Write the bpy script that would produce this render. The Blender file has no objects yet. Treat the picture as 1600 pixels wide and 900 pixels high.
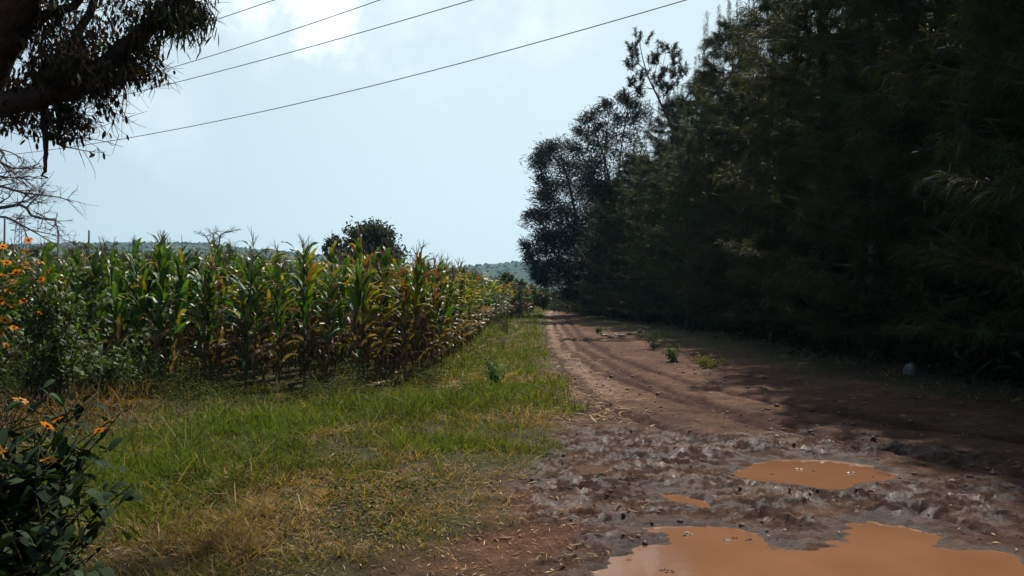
import bpy, math
import numpy as np
from mathutils import Vector, noise as mnoise
C = bpy.context.scene.collection
rng = np.random.default_rng(11)
PI = math.pi

# ------------------------------------------------------------------ camera
FPX, HOR = 1155.0, 463.0
CAMZ = 1.6
cam_d = bpy.data.cameras.new('camera'); cam = bpy.data.objects.new('camera', cam_d); C.objects.link(cam)
cam_d.sensor_width = 36; cam_d.lens = 36*FPX/1600; cam_d.clip_end = 6000; cam_d.clip_start = 0.05
PITCH = math.atan((HOR-450)/FPX)
cam.location = (0, 0, CAMZ); cam.rotation_euler = (PI/2+PITCH, 0, 0)
bpy.context.scene.camera = cam

def at(px, py, d):                       # photograph pixel -> point at forward distance d
    return np.array([(px-800)/FPX*d, d, CAMZ-(py-HOR)/FPX*d])
def gnd(px, py):                         # photograph pixel -> point on the ground
    d = CAMZ*FPX/(py-HOR)
    return ((px-800)/FPX*d, d)

# ------------------------------------------------------------------ light
SUN_EL, SUN_AZ = math.radians(54), math.radians(24)
world = bpy.data.worlds.new('World'); bpy.context.scene.world = world; world.use_nodes = True
nt = world.node_tree; N = nt.nodes; Lk = nt.links
bg = N['Background']; bg.inputs['Strength'].default_value = 0.069
sky = N.new('ShaderNodeTexSky'); sky.sky_type = 'NISHITA'; sky.sun_disc = False
sky.sun_elevation = SUN_EL; sky.sun_rotation = SUN_AZ; sky.air_density = 1.0; sky.dust_density = 2.0; sky.ozone_density = 1.5; sky.altitude = 1500
tc = N.new('ShaderNodeTexCoord')
cn = N.new('ShaderNodeTexNoise'); cn.inputs['Scale'].default_value = 9; cn.inputs['Detail'].default_value = 7; cn.inputs['Roughness'].default_value = .6
Lk.new(tc.outputs['Generated'], cn.inputs['Vector'])
masks = []
w1 = N.new('ShaderNodeVectorMath'); w1.operation = 'SUBTRACT'; w1.inputs[1].default_value = (.5, .5, .5); Lk.new(cn.outputs['Color'], w1.inputs[0])
w2 = N.new('ShaderNodeVectorMath'); w2.operation = 'SCALE'; w2.inputs['Scale'].default_value = .22; Lk.new(w1.outputs['Vector'], w2.inputs[0])
w3 = N.new('ShaderNodeVectorMath'); w3.operation = 'ADD'; Lk.new(tc.outputs['Generated'], w3.inputs[0]); Lk.new(w2.outputs['Vector'], w3.inputs[1])
for (px, py, rad, amt) in [(480, -5, .085, 1.5), (370, -8, .11, .5), (640, 45, .10, .2), (250, 180, .09, .13), (840, -10, .14, .2)]:
    v = Vector(((px-800)/FPX, 1, (HOR-py)/FPX)).normalized()
    d = N.new('ShaderNodeVectorMath'); d.operation = 'DISTANCE'; d.inputs[1].default_value = v
    Lk.new(w3.outputs['Vector'], d.inputs[0])
    m = N.new('ShaderNodeMapRange'); m.interpolation_type = 'SMOOTHSTEP'
    m.inputs['From Min'].default_value = rad; m.inputs['From Max'].default_value = 0; m.inputs['To Min'].default_value = 0; m.inputs['To Max'].default_value = amt
    Lk.new(d.outputs['Value'], m.inputs['Value']); masks.append(m.outputs['Result'])
s = masks[0]
for m in masks[1:]:
    a = N.new('ShaderNodeMath'); a.operation = 'MAXIMUM'; Lk.new(s, a.inputs[0]); Lk.new(m, a.inputs[1]); s = a.outputs[0]
nr = N.new('ShaderNodeMapRange'); nr.inputs['From Min'].default_value = .36; nr.inputs['From Max'].default_value = .62
Lk.new(cn.outputs['Fac'], nr.inputs['Value'])
mu = N.new('ShaderNodeMath'); mu.operation = 'MULTIPLY'; Lk.new(s, mu.inputs[0]); Lk.new(nr.outputs['Result'], mu.inputs[1])
ad = N.new('ShaderNodeMath'); ad.operation = 'ADD'; ad.use_clamp = True; Lk.new(mu.outputs[0], ad.inputs[0]); ad.inputs[1].default_value = 0.0
veil = N.new('ShaderNodeMixRGB'); veil.blend_type = 'MIX'; veil.inputs['Color2'].default_value = (9.6, 11.5, 12.1, 1)
dsun = N.new('ShaderNodeVectorMath'); dsun.operation = 'DOT_PRODUCT'; dsun.inputs[1].default_value = (math.sin(SUN_AZ)*.8, math.cos(SUN_AZ)*.8, .6)
Lk.new(tc.outputs['Generated'], dsun.inputs[0])
vr = N.new('ShaderNodeMapRange'); vr.interpolation_type = 'SMOOTHSTEP'; vr.inputs['From Min'].default_value = -.1; vr.inputs['From Max'].default_value = .9
vr.inputs['To Min'].default_value = 0; vr.inputs['To Max'].default_value = .85; Lk.new(dsun.outputs['Value'], vr.inputs['Value']); Lk.new(vr.outputs['Result'], veil.inputs['Fac'])
Lk.new(sky.outputs['Color'], veil.inputs['Color1'])
mx = N.new('ShaderNodeMixRGB'); Lk.new(ad.outputs[0], mx.inputs['Fac']); Lk.new(veil.outputs['Color'], mx.inputs['Color1']); mx.inputs['Color2'].default_value = (21, 21.2, 21.4, 1)
Lk.new(mx.outputs['Color'], bg.inputs['Color'])

sl = bpy.data.lights.new('sun', 'SUN'); sl.energy = 5.0; sl.angle = math.radians(.55); sl.color = (1, .93, .84)
so = bpy.data.objects.new('sun', sl); C.objects.link(so)
sdir = Vector((math.sin(SUN_AZ)*math.cos(SUN_EL), math.cos(SUN_AZ)*math.cos(SUN_EL), math.sin(SUN_EL)))
so.rotation_euler = (-sdir).to_track_quat('-Z', 'Y').to_euler(); so.location = (5, 5, 30)
vs = bpy.context.scene.view_settings
vs.view_transform = 'Standard'; vs.look = 'None'; vs.gamma = 1; vs.exposure = 0.32; vs.use_curve_mapping = False
cy = bpy.context.scene.cycles
cy.max_bounces = 6; cy.diffuse_bounces = 3; cy.glossy_bounces = 2; cy.transmission_bounces = 3; cy.volume_bounces = 0; cy.transparent_max_bounces = 4
cy.use_denoising = True

# ------------------------------------------------------------------ materials
def attr_mat(name, rough=.5, transl=0.0, spec=.4, tint=(1.5, 1.35, .6), var=.25, nscale=0, bump=0):
    m = bpy.data.materials.new(name); m.use_nodes = True; t = m.node_tree; n = t.nodes; l = t.links
    p = n['Principled BSDF']; out = n['Material Output']
    a = n.new('ShaderNodeAttribute'); a.attribute_name = 'Col'
    oi = n.new('ShaderNodeObjectInfo')
    mr = n.new('ShaderNodeMapRange'); mr.inputs['To Min'].default_value = 1-var; mr.inputs['To Max'].default_value = 1+var
    l.new(oi.outputs['Random'], mr.inputs['Value'])
    ml = n.new('ShaderNodeVectorMath'); ml.operation = 'SCALE'
    l.new(a.outputs['Color'], ml.inputs[0]); l.new(mr.outputs['Result'], ml.inputs['Scale'])
    colo = ml.outputs['Vector']
    if nscale:
        nz = n.new('ShaderNodeTexNoise'); nz.inputs['Scale'].default_value = nscale; nz.inputs['Detail'].default_value = 5
        tcc = n.new('ShaderNodeTexCoord'); l.new(tcc.outputs['Object'], nz.inputs['Vector'])
        m2 = n.new('ShaderNodeMapRange'); m2.inputs['From Min'].default_value = .3; m2.inputs['From Max'].default_value = .7
        m2.inputs['To Min'].default_value = .55; m2.inputs['To Max'].default_value = 1.4; l.new(nz.outputs['Fac'], m2.inputs['Value'])
        s2 = n.new('ShaderNodeVectorMath'); s2.operation = 'SCALE'; l.new(colo, s2.inputs[0]); l.new(m2.outputs['Result'], s2.inputs['Scale']); colo = s2.outputs['Vector']
        if bump:
            b = n.new('ShaderNodeBump'); b.inputs['Distance'].default_value = bump; b.inputs['Strength'].default_value = 1
            l.new(nz.outputs['Fac'], b.inputs['Height']); l.new(b.outputs['Normal'], p.inputs['Normal'])
    l.new(colo, p.inputs['Base Color']); p.inputs['Roughness'].default_value = rough
    p.inputs['Specular IOR Level'].default_value = spec
    if transl:
        tr = n.new('ShaderNodeBsdfTranslucent'); vm = n.new('ShaderNodeVectorMath'); vm.operation = 'MULTIPLY'; vm.inputs[1].default_value = tint
        l.new(colo, vm.inputs[0]); l.new(vm.outputs['Vector'], tr.inputs['Color'])
        ms = n.new('ShaderNodeMixShader'); ms.inputs['Fac'].default_value = transl
        l.new(p.outputs['BSDF'], ms.inputs[1]); l.new(tr.outputs['BSDF'], ms.inputs[2]); l.new(ms.outputs['Shader'], out.inputs['Surface'])
    return m
M = dict(
    maize=attr_mat('maize_leaf', .44, .32, .5, (1.6, 1.55, .5), .2),
    stalk=attr_mat('maize_stalk', .5, 0, .4),
    grass=attr_mat('grass_blade', .6, .32, .18, (1.6, 1.5, .6), 0),
    weed=attr_mat('weed_leaf', .75, .3, .08, (1.6, 1.5, .6), 0),
    needle=attr_mat('needle', .6, .34, .2, (1.5, 1.4, .6), .25),
    leaf=attr_mat('leaf', .6, .35, .25, (1.6, 1.4, .5), .1),
    eucleaf=attr_mat('eucalyptus_leaf', .5, .42, .3, (1.5, 1.4, .6), .1),
    darkleaf=attr_mat('dark_leaf', .65, .15, .08, (1.4, 1.3, .5), .1),
    bark=attr_mat('bark', .85, 0, .2, nscale=14, bump=.02),
    twig=attr_mat('twig', .8, 0, .2),
    petal=attr_mat('petal', .5, .45, .3, (1.3, 1.0, .5), 0),
    rock=attr_mat('rock', .8, 0, .3, nscale=9, bump=.01),
    metal=attr_mat('weathered_metal', .6, 0, .4),
)

# ------------------------------------------------------------------ mesh helpers
def build(name, V, Q, col, mat, parent=None, tris=None, smooth=False, extra=None):
    me = bpy.data.meshes.new(name)
    V = np.asarray(V, np.float32).reshape(-1, 3)
    Q = np.asarray(Q, np.int32).reshape(-1, 4) if Q is not None and len(Q) else np.zeros((0, 4), np.int32)
    T = np.asarray(tris, np.int32).reshape(-1, 3) if tris is not None and len(tris) else np.zeros((0, 3), np.int32)
    loops = np.concatenate([Q.ravel(), T.ravel()])
    nq, ntr = len(Q), len(T)
    starts = np.concatenate([np.arange(nq)*4, nq*4+np.arange(ntr)*3]).astype(np.int32)
    me.vertices.add(len(V)); me.vertices.foreach_set('co', V.ravel())
    me.loops.add(len(loops)); me.loops.foreach_set('vertex_index', loops)
    me.polygons.add(nq+ntr); me.polygons.foreach_set('loop_start', starts)
    me.polygons.foreach_set('use_smooth', np.full(nq+ntr, smooth, dtype=bool))
    me.update(calc_edges=True)
    col = np.asarray(col, np.float32)
    if col.ndim == 1: col = np.tile(col, (len(V), 1))
    c4 = np.ones((len(V), 4), np.float32); c4[:, :3] = np.clip(col[:, :3], 0, 1)
    ca = me.color_attributes.new('Col', 'FLOAT_COLOR', 'POINT'); ca.data.foreach_set('color', c4.ravel())
    for k, a in (extra or {}).items():
        at_ = me.attributes.new(k, 'FLOAT', 'POINT'); at_.data.foreach_set('value', np.asarray(a, np.float32))
    me.materials.append(mat)
    o = bpy.data.objects.new(name, me); C.objects.link(o)
    if parent: o.parent = parent
    return o

class G:                                  # geometry accumulator
    def __init__(s): s.V = []; s.Q = []; s.T = []; s.C = []; s.n = 0
    def add(s, V, Q, col, T=None):
        V = np.asarray(V, float).reshape(-1, 3); col = np.asarray(col, float)
        if col.ndim == 1: col = np.tile(col, (len(V), 1))
        s.V.append(V); s.C.append(col.reshape(-1, 3))
        if Q is not None and len(Q): s.Q.append(np.asarray(Q).reshape(-1, 4)+s.n)
        if T is not None and len(T): s.T.append(np.asarray(T).reshape(-1, 3)+s.n)
        s.n += len(V); return s
    def arr(s):
        return (np.concatenate(s.V), np.concatenate(s.Q) if s.Q else np.zeros((0, 4), int), np.concatenate(s.C), np.concatenate(s.T) if s.T else None)
    def build(s, name, mat, parent=None, smooth=False):
        V, Q, c, T = s.arr(); return build(name, V, Q, c, mat, parent, T, smooth)

def nrm(a):
    return a/np.maximum(np.linalg.norm(a, axis=-1, keepdims=True), 1e-9)
PROF_GRASS = lambda t: np.maximum(1-t**1.6, .04)
PROF_LEAF = lambda t: np.maximum(np.sin(np.clip(t*.97+.03, 0, 1)*PI)**.75, .04)
PROF_OVAL = lambda t: np.maximum(np.sqrt(np.maximum(1-(2*t-1)**2, 0))*(1.15-.45*t), .05)
def blades(P, D, L, W, droop, rows, prof, col, tip=None, S=None, r=rng):
    P = np.asarray(P, float); n = len(P); D = nrm(np.asarray(D, float))
    L = np.broadcast_to(L, (n,)); W = np.broadcast_to(W, (n,)); droop = np.broadcast_to(droop, (n,))
    if S is None:
        S = nrm(np.cross(D, r.normal(size=(n, 3))))
    t = np.linspace(0, 1, rows+1)
    c = P[:, None]+D[:, None]*(L[:, None]*t)[..., None]
    c[..., 2] -= (droop*L)[:, None]*t**2
    w = (W[:, None]*prof(t)/2)[..., None]*S[:, None]
    V = np.stack([c+w, c-w], 2).reshape(-1, 3)
    base = (np.arange(n)*(rows+1)*2)[:, None]+(np.arange(rows)*2)[None]
    Q = np.stack([base, base+1, base+3, base+2], -1).reshape(-1, 4)
    col = np.broadcast_to(np.asarray(col, float), (n, 3))
    tip = col if tip is None else np.broadcast_to(np.asarray(tip, float), (n, 3))
    cc = col[:, None]*(1-t[None, :, None])+tip[:, None]*t[None, :, None]
    cc = np.repeat(cc[:, :, None], 2, 2).reshape(-1, 3)
    return V, Q, cc
def tube(pts, rad, sides=6, cap=True):
    pts = np.asarray(pts, float); k = len(pts); rad = np.broadcast_to(rad, (k,))
    T = nrm(np.gradient(pts, axis=0))
    ref = np.array([.31, .17, .93]) if abs(T[0] @ np.array([.31, .17, .93])) < .9 else np.array([1., 0, 0])
    U = nrm(np.cross(T, ref)); W = np.cross(T, U)
    a = np.arange(sides)/sides*2*PI
    ring = pts[:, None]+rad[:, None, None]*(np.cos(a)[None, :, None]*U[:, None]+np.sin(a)[None, :, None]*W[:, None])
    V = ring.reshape(-1, 3)
    i = np.arange(k-1)[:, None]*sides; j = np.arange(sides)[None]; j2 = (j+1) % sides
    Q = np.stack([i+j, i+j2, i+sides+j2, i+sides+j], -1).reshape(-1, 4)
    if cap:
        V = np.concatenate([V, pts[-1:]+T[-1:]*rad[-1]*.6]); tip = len(V)-1; b = (k-1)*sides
        return V, Q, np.array([[b+q, b+(q+1) % sides, tip] for q in range(sides)])
    return V, Q, None
def add_tube(g, pts, rad, col, sides=6):
    V, Q, T = tube(pts, rad, sides); g.add(V, Q, col, T)
def curve(p0, p1, sag=0.0, n=6, wob=.0, r=rng, mid=None):
    p0 = np.asarray(p0, float); p1 = np.asarray(p1, float); t = np.linspace(0, 1, n)[:, None]
    m = (p0+p1)/2+np.array([0, 0, sag]) if mid is None else np.asarray(mid, float)
    m = m+r.normal(size=3)*wob*np.linalg.norm(p1-p0)
    return (1-t)**2*p0+2*t*(1-t)*m+t**2*p1
def poly(pts, n=16):                     # smooth polyline through points
    pts = np.asarray(pts, float); k = len(pts); t = np.linspace(0, k-1, n)
    out = []
    for x in t:
        i = min(int(x), k-2); f = x-i
        p0, p1, p2, p3 = pts[max(i-1, 0)], pts[i], pts[i+1], pts[min(i+2, k-1)]
        out.append(.5*((2*p1)+(-p0+p2)*f+(2*p0-5*p1+4*p2-p3)*f*f+(-p0+3*p1-3*p2+p3)*f**3))
    return np.array(out)
def ico_blob(r=1, seed=0, amp=.25, sub=2):
    import bmesh
    bm = bmesh.new(); bmesh.ops.create_icosphere(bm, subdivisions=sub, radius=1)
    V = np.array([v.co[:] for v in bm.verts]); T = np.array([[v.index for v in f.verts] for f in bm.faces]); bm.free()
    k = np.array([mnoise.noise(Vector(v)*1.3+Vector((seed*3.1, seed, 0))) for v in V])
    return V*(1+amp*k*2)[:, None]*r, T

def tag(o, label, cat=None, group=None, kind=None):
    if label: o['label'] = label
    if cat: o['category'] = cat
    if group: o['group'] = group
    if kind: o['kind'] = kind
    return o
def thing(name, label, cat, loc=(0, 0, 0), rz=0, group=None):
    o = bpy.data.objects.new(name, None); C.objects.link(o); o.location = loc; o.rotation_euler = (0, 0, rz); o.empty_display_size = .2
    return tag(o, label, cat, group)
def dup(root, loc, rz=0, sc=(1, 1, 1), label=None, group=None, tilt=(0, 0)):
    r = root.copy(); C.objects.link(r); r.location = loc; r.rotation_euler = (tilt[0], tilt[1], rz); r.scale = sc
    if label: r['label'] = label
    if group: r['group'] = group
    for ch in root.children:
        c = ch.copy(); C.objects.link(c); c.parent = r
        for g in ch.children:
            d = g.copy(); C.objects.link(d); d.parent = c
    return r

# ------------------------------------------------------------------ noise
def _h(ix, iy, s):
    h = (ix.astype(np.int64)*374761393+iy.astype(np.int64)*668265263+s*1442695041) & 0xffffffff
    h = ((h ^ (h >> 13))*1274126177) & 0xffffffff
    return ((h ^ (h >> 16)) & 0xffff)/65535.0
def vn(x, y, s=0):
    ix, iy = np.floor(x), np.floor(y); fx, fy = x-ix, y-iy
    fx = fx*fx*(3-2*fx); fy = fy*fy*(3-2*fy)
    a = _h(ix, iy, s); b = _h(ix+1, iy, s); c = _h(ix, iy+1, s); d = _h(ix+1, iy+1, s)
    return (a*(1-fx)+b*fx)*(1-fy)+(c*(1-fx)+d*fx)*fy
def fbm(x, y, s=0, o=4):
    v = 0; a = .5; tot = 0
    for i in range(o):
        v = v+a*vn(x, y, s+i*7); tot += a; x = x*2.03+11.3; y = y*2.03+5.7; a *= .5
    return v/tot
def sm(x, a, b):
    t = np.clip((x-a)/(b-a), 0, 1); return t*t*(3-2*t)
def gauss(x, y, cx, cy_, rx, ry):
    return np.exp(-(((x-cx)/rx)**2+((y-cy_)/ry)**2))

# ------------------------------------------------------------------ the plan of the place
RL = np.array([(-30, -9), (0, -2.6), (3, -1.1), (4.2, -.6), (5.2, -.45), (6.4, -.15), (7.8, .35), (10.4, .85), (13.4, .8), (24, 1.04), (38, 1.5), (66, 2.9), (100, 5.2), (140, 9.5), (200, 20)], float)
RR = np.array([(-30, 9), (3, 9.5), (8, 8.0), (13, 6.4), (24, 5.4), (38, 5.0), (66, 5.8), (100, 8.6), (140, 13.5), (200, 25)], float)
def xl(y): return np.interp(y, RL[:, 0], RL[:, 1])
def xr(y): return np.interp(y, RR[:, 0], RR[:, 1])
CE = np.array([(11, -2.0), (12, -1.85), (15, -1.55), (22, -1.4), (30, -1.25), (45, -.5), (60, .9), (75, 2.2)], float)
def corn_edge(y): return np.interp(y, CE[:, 0], CE[:, 1])

PUD = {
 'near': [(925, 915), (950, 880), (985, 864), (1012, 852), (1045, 846), (1040, 834), (1005, 828), (1040, 821), (1090, 823), (1140, 822), (1175, 835), (1205, 852), (1250, 858), (1300, 850), (1322, 835), (1330, 815), (1380, 817), (1440, 828), (1470, 840), (1462, 852), (1500, 857), (1560, 862), (1610, 884), (1660, 910), (1640, 960), (1500, 1000), (1250, 1010), (1050, 985), (940, 950)],
 'far': [(1147, 738), (1180, 723), (1220, 717), (1300, 719), (1360, 728), (1397, 742), (1385, 751), (1340, 755), (1318, 763), (1290, 765), (1240, 757), (1180, 752), (1150, 745)],
 'small': [(1026, 769), (1070, 774), (1108, 788), (1108, 793), (1080, 789), (1040, 778)],
}
PUDP = {k: np.array([gnd(*p) for p in v]) for k, v in PUD.items()}
def sdpoly(x, y, P):                      # signed distance, negative inside
    d = np.full(x.shape, 1e9); ins = np.zeros(x.shape, bool); n = len(P)
    for i in range(n):
        a, b = P[i], P[(i+1) % n]; e = b-a; wx, wy = x-a[0], y-a[1]
        t = np.clip((wx*e[0]+wy*e[1])/(e@e), 0, 1); dx, dy = wx-e[0]*t, wy-e[1]*t
        d = np.minimum(d, dx*dx+dy*dy)
        c = ((a[1] > y) != (b[1] > y)) & (x < (b[0]-a[0])*(y-a[1])/(b[1]-a[1]+1e-12)+a[0]); ins ^= c
    d = np.sqrt(d); return np.where(ins, -d, d)
def pud_sd(x, y):
    sd = np.full(x.shape, 5.0); near = (y > 1.5) & (y < 10) & (x > -2) & (x < 9)
    if near.any():
        xx, yy = x[near], y[near]; s_ = np.full(xx.shape, 5.0)
        for P in PUDP.values(): s_ = np.minimum(s_, sdpoly(xx, yy, P))
        sd[near] = s_
    return sd
def mudmask(x, y):
    m = gauss(x, y, 1.3, 6.7, 1.5, 1.5)+gauss(x, y, .9, 7.9, 1.2, .9)*.8+gauss(x, y, 3.4, 7.6, 1.8, .9)*.8+gauss(x, y, .9, 4.9, .9, .9)+gauss(x, y, 3.2, 5.7, 2.2, .6)*.9+gauss(x, y, 1.0, 17, .7, 2.0)*.8
    k = fbm(x*1.3+3, y*2.4, 87, 5)
    return np.clip(m*1.2, 0, 1)*sm(k+m*.22, .46, .66)
RUTS = [[(868, 482), (864, 492), (868, 515), (885, 548), (935, 582), (1040, 622), (1200, 672), (1420, 716), (1700, 770)],
        [(885, 484), (888, 500), (910, 530), (960, 560), (1080, 602), (1250, 640), (1500, 680), (1750, 710)],
        [(872, 500), (905, 545), (985, 590), (1120, 640), (1330, 690), (1600, 745)],
        [(850, 500), (853, 540), (875, 580), (930, 625), (1000, 662), (1150, 700), (1380, 780), (1600, 860)]]
RUTG = [np.array([gnd(*p) for p in L_]) for L_ in RUTS]
def rut(x, y):                            # wheel tracks sweeping in from the right, 0..1
    w = np.zeros(x.shape); k = (y > 4) & (y < 120) & (x > -4) & (x < 14); xx, yy = x[k], y[k]; acc = np.zeros(xx.shape)
    wob = (fbm(xx*1.5, yy*.8, 57)-.5)*.25
    for P in RUTG:
        d = np.full(xx.shape, 1e9)
        for a, b in zip(P[:-1], P[1:]):
            e = b-a; t = np.clip(((xx-a[0])*e[0]+(yy-a[1])*e[1])/(e@e), 0, 1); d = np.minimum(d, (xx-a[0]-e[0]*t)**2+(yy-a[1]-e[1]*t)**2)
        acc = np.maximum(acc, np.exp(-((np.sqrt(d)+wob)/.17)**2))
    w[k] = acc; return w
def roadness(x, y):
    e = (fbm(x*1.3, y*1.3, 3)-.5)*1.1+(fbm(x*6, y*6, 8)-.5)*.35
    return sm(x-xl(y)+e, -.35, .35)*sm(xr(y)-x+e*.8, -.6, .5)
def height(x, y):
    sd = pud_sd(x, y); rd = roadness(x, y)
    near = np.clip(1-(y-14)/20, 0, 1)
    h = .03+(fbm(x*.5, y*.5, 21)-.5)*.06+.05*(1-rd)
    mud = mudmask(x, y)
    clod = np.clip(np.abs(fbm(x*6.5+y*3, y*15-x*2, 31, 5)-.5)*3, 0, 1)
    h = h+near*rd*((fbm(x*14, y*14, 41, 3)-.5)*.014+mud*((1-clod)**3*.05-.016)+mud*np.abs(fbm(x*13+y*3, y*20, 33, 3)-.5)*.055+mud*(vn(x*22+y*6, y*34, 36)-.5)*.022+(fbm(x*3, y*5, 51, 4)-.5)*.045)
    ru = rut(x, y); h = h-rd*ru*.07+rd*.03*np.sin(np.clip(ru, 0, 1)*PI)*(.5+fbm(x*4, y*4, 58))+rd*sm(y, 6, 9)*(fbm(x*1.6, y*2.2, 59, 4)-.5)*.09
    h = h+.05*np.exp(-((y-7.35-(x-1.2)*-.12)/.10)**2)*sm(x, .1, .6)*(1-sm(x, 2.0, 2.6))*(.5+fbm(x*7, y*7, 5))   # berm pushed up by tyres
    shore = sd*.20+(fbm(x*11, y*16, 61, 4)-.5)*.05*sm(sd, -.25, -.02)
    k = sm(sd, 0, .32)
    return np.where(sd < .32, shore*(1-k)+np.maximum(h, .012)*k, np.maximum(h, -.05))

def axis(lo, hi, f):
    out = [lo]
    while out[-1] < hi: out.append(out[-1]+f(out[-1]))
    return np.array(out)
xs = axis(-1.6, 6.8, lambda x: .02)
xr_ = axis(xs[-1], 900, lambda x: .02*1.0+(x-xs[-1])*.045)[1:]
xl_ = -axis(-xs[0], 900, lambda x: .02+(x+xs[0])*.045)[1:][::-1]
X = np.concatenate([xl_, xs, xr_])
Yp = axis(3.4, 1400, lambda y: .018*(max(y, 4)/4.4)**1.35 if y < 40 else .018*(40/4.4)**1.35+(y-40)*.05)
Yn = 3.4-axis(0, 200, lambda y: .03+y*.08)[1:][::-1]
Y = np.concatenate([Yn, Yp])
XX, YY = np.meshgrid(X, Y); x_, y_ = XX.ravel(), YY.ravel()
Z = height(x_, y_)
def hz(x, y):
    return height(np.atleast_1d(np.asarray(x, float)), np.atleast_1d(np.asarray(y, float)))

rd = roadness(x_, y_); sd = pud_sd(x_, y_); mud = mudmask(x_, y_)
def mixc(a, b, t): return a*(1-t[:, None])+np.asarray(b)*t[:, None]
n1 = fbm(x_*.9, y_*.9, 71); n2 = fbm(x_*4, y_*7, 81); n3 = fbm(x_*.35, y_*.35, 75)
soil = np.tile(np.array([.112, .061, .038]), (len(x_), 1))
soil = mixc(soil, [.165, .092, .058], sm(n1, .45, .75)*.8)
soil = mixc(soil, [.085, .052, .042], sm(n2, .5, .75)*.7)
soil = mixc(soil, [.17, .075, .04], gauss(x_, y_, -.1, 5.6, .9, 1.3)*.8)
soil = mixc(soil, [.30, .20, .14], np.exp(-((x_-xl(y_)-.55)/.5)**2)*sm(y_, 9.5, 13)*.75)       # pale dry verge of the track
soil = mixc(soil, [.055, .024, .018], rut(x_, y_)*.85)
soil = mixc(soil, [.075, .035, .026], sm(fbm(x_*1.1, y_*1.8, 79), .5, .68)*.6)
soil = mixc(soil, [.060, .035, .025], mud*sm(n2, .35, .6)*.9)
soil = mixc(soil, [.10, .06, .046], np.clip(mud*sm(fbm(x_*2.2, y_*5, 77), .45, .62)*.7, 0, 1))
soil = mixc(soil, [.055, .032, .024], np.exp(-(np.maximum(sd, 0)/.08)**2)*.7*(sd < 2))
soil = mixc(soil, [.20, .09, .04], sm(-sd, -.02, .06))
turf = np.tile(np.array([.075, .058, .028]), (len(x_), 1))
turf = mixc(turf, [.05, .062, .02], sm(n1, .35, .6)*.7)
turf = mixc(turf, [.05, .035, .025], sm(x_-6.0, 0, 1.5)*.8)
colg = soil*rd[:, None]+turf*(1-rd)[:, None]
wet = np.clip(mud*1.0*sm(fbm(x_*9, y_*15, 83, 4), .46, .58)+np.exp(-(np.maximum(sd, 0)/.10)**2)*(sd < 2)*.9*sm(fbm(x_*4, y_*6, 84), .35, .6), 0, 1)*rd
nx = len(X); I = np.arange((len(Y)-1)*nx).reshape(-1, nx)[:, :-1].ravel()
Q = np.stack([I, I+1, I+nx+1, I+nx], 1)
isroad = (rd[Q].mean(1) > .5)

gm = bpy.data.materials.new('soil'); gm.use_nodes = True; n = gm.node_tree.nodes; l = gm.node_tree.links; p = n['Principled BSDF']
a = n.new('ShaderNodeAttribute'); a.attribute_name = 'Col'; wv = n.new('ShaderNodeAttribute'); wv.attribute_name = 'Wet'
ge = n.new('ShaderNodeNewGeometry')
def noi(sc, det=6, ro=.6):
    q = n.new('ShaderNodeTexNoise'); q.inputs['Scale'].default_value = sc; q.inputs['Detail'].default_value = det; q.inputs['Roughness'].default_value = ro
    l.new(ge.outputs['Position'], q.inputs['Vector']); return q.outputs['Fac']
def rngn(src, a0, a1, b0, b1):
    q = n.new('ShaderNodeMapRange'); q.inputs['From Min'].default_value = a0; q.inputs['From Max'].default_value = a1
    q.inputs['To Min'].default_value = b0; q.inputs['To Max'].default_value = b1; l.new(src, q.inputs['Value']); return q.outputs['Result']
f1 = noi(46, 9, .8); f2 = noi(7, 8, .72)
mm = n.new('ShaderNodeMath'); mm.operation = 'MULTIPLY'; l.new(rngn(f1, .32, .68, .35, 1.65), mm.inputs[0]); l.new(rngn(f2, .3, .7, .55, 1.45), mm.inputs[1])
vm = n.new('ShaderNodeVectorMath'); vm.operation = 'SCALE'; l.new(a.outputs['Color'], vm.inputs[0]); l.new(mm.outputs[0], vm.inputs['Scale'])
l.new(vm.outputs['Vector'], p.inputs['Base Color'])
rr = n.new('ShaderNodeMath'); rr.operation = 'MULTIPLY'; l.new(wv.outputs['Fac'], rr.inputs[0]); l.new(rngn(f2, .35, .65, .75, 1.1), rr.inputs[1])
l.new(rngn(rr.outputs[0], 0, 1, .95, .30), p.inputs['Roughness'])
l.new(rngn(wv.outputs['Fac'], 0, 1, .12, .42), p.inputs['Specular IOR Level'])
b1 = n.new('ShaderNodeBump'); b1.inputs['Distance'].default_value = .045; b1.inputs['Strength'].default_value = .9; l.new(f1, b1.inputs['Height'])
b2 = n.new('ShaderNodeBump'); b2.inputs['Distance'].default_value = .03; b2.inputs['Strength'].default_value = .6; l.new(f2, b2.inputs['Height']); l.new(b1.outputs['Normal'], b2.inputs['Normal'])
l.new(b2.outputs['Normal'], p.inputs['Normal'])

def submesh(name, mask, kind='structure'):
    q = Q[mask]; u, inv = np.unique(q, return_inverse=True)
    o = build(name, np.stack([x_[u], y_[u], Z[u]], 1), inv.reshape(-1, 4), colg[u], gm, smooth=True, extra={'Wet': wet[u]})
    tag(o, None, kind=kind); return o
submesh('ground', ~isroad); submesh('dirt_road', isroad)

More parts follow.
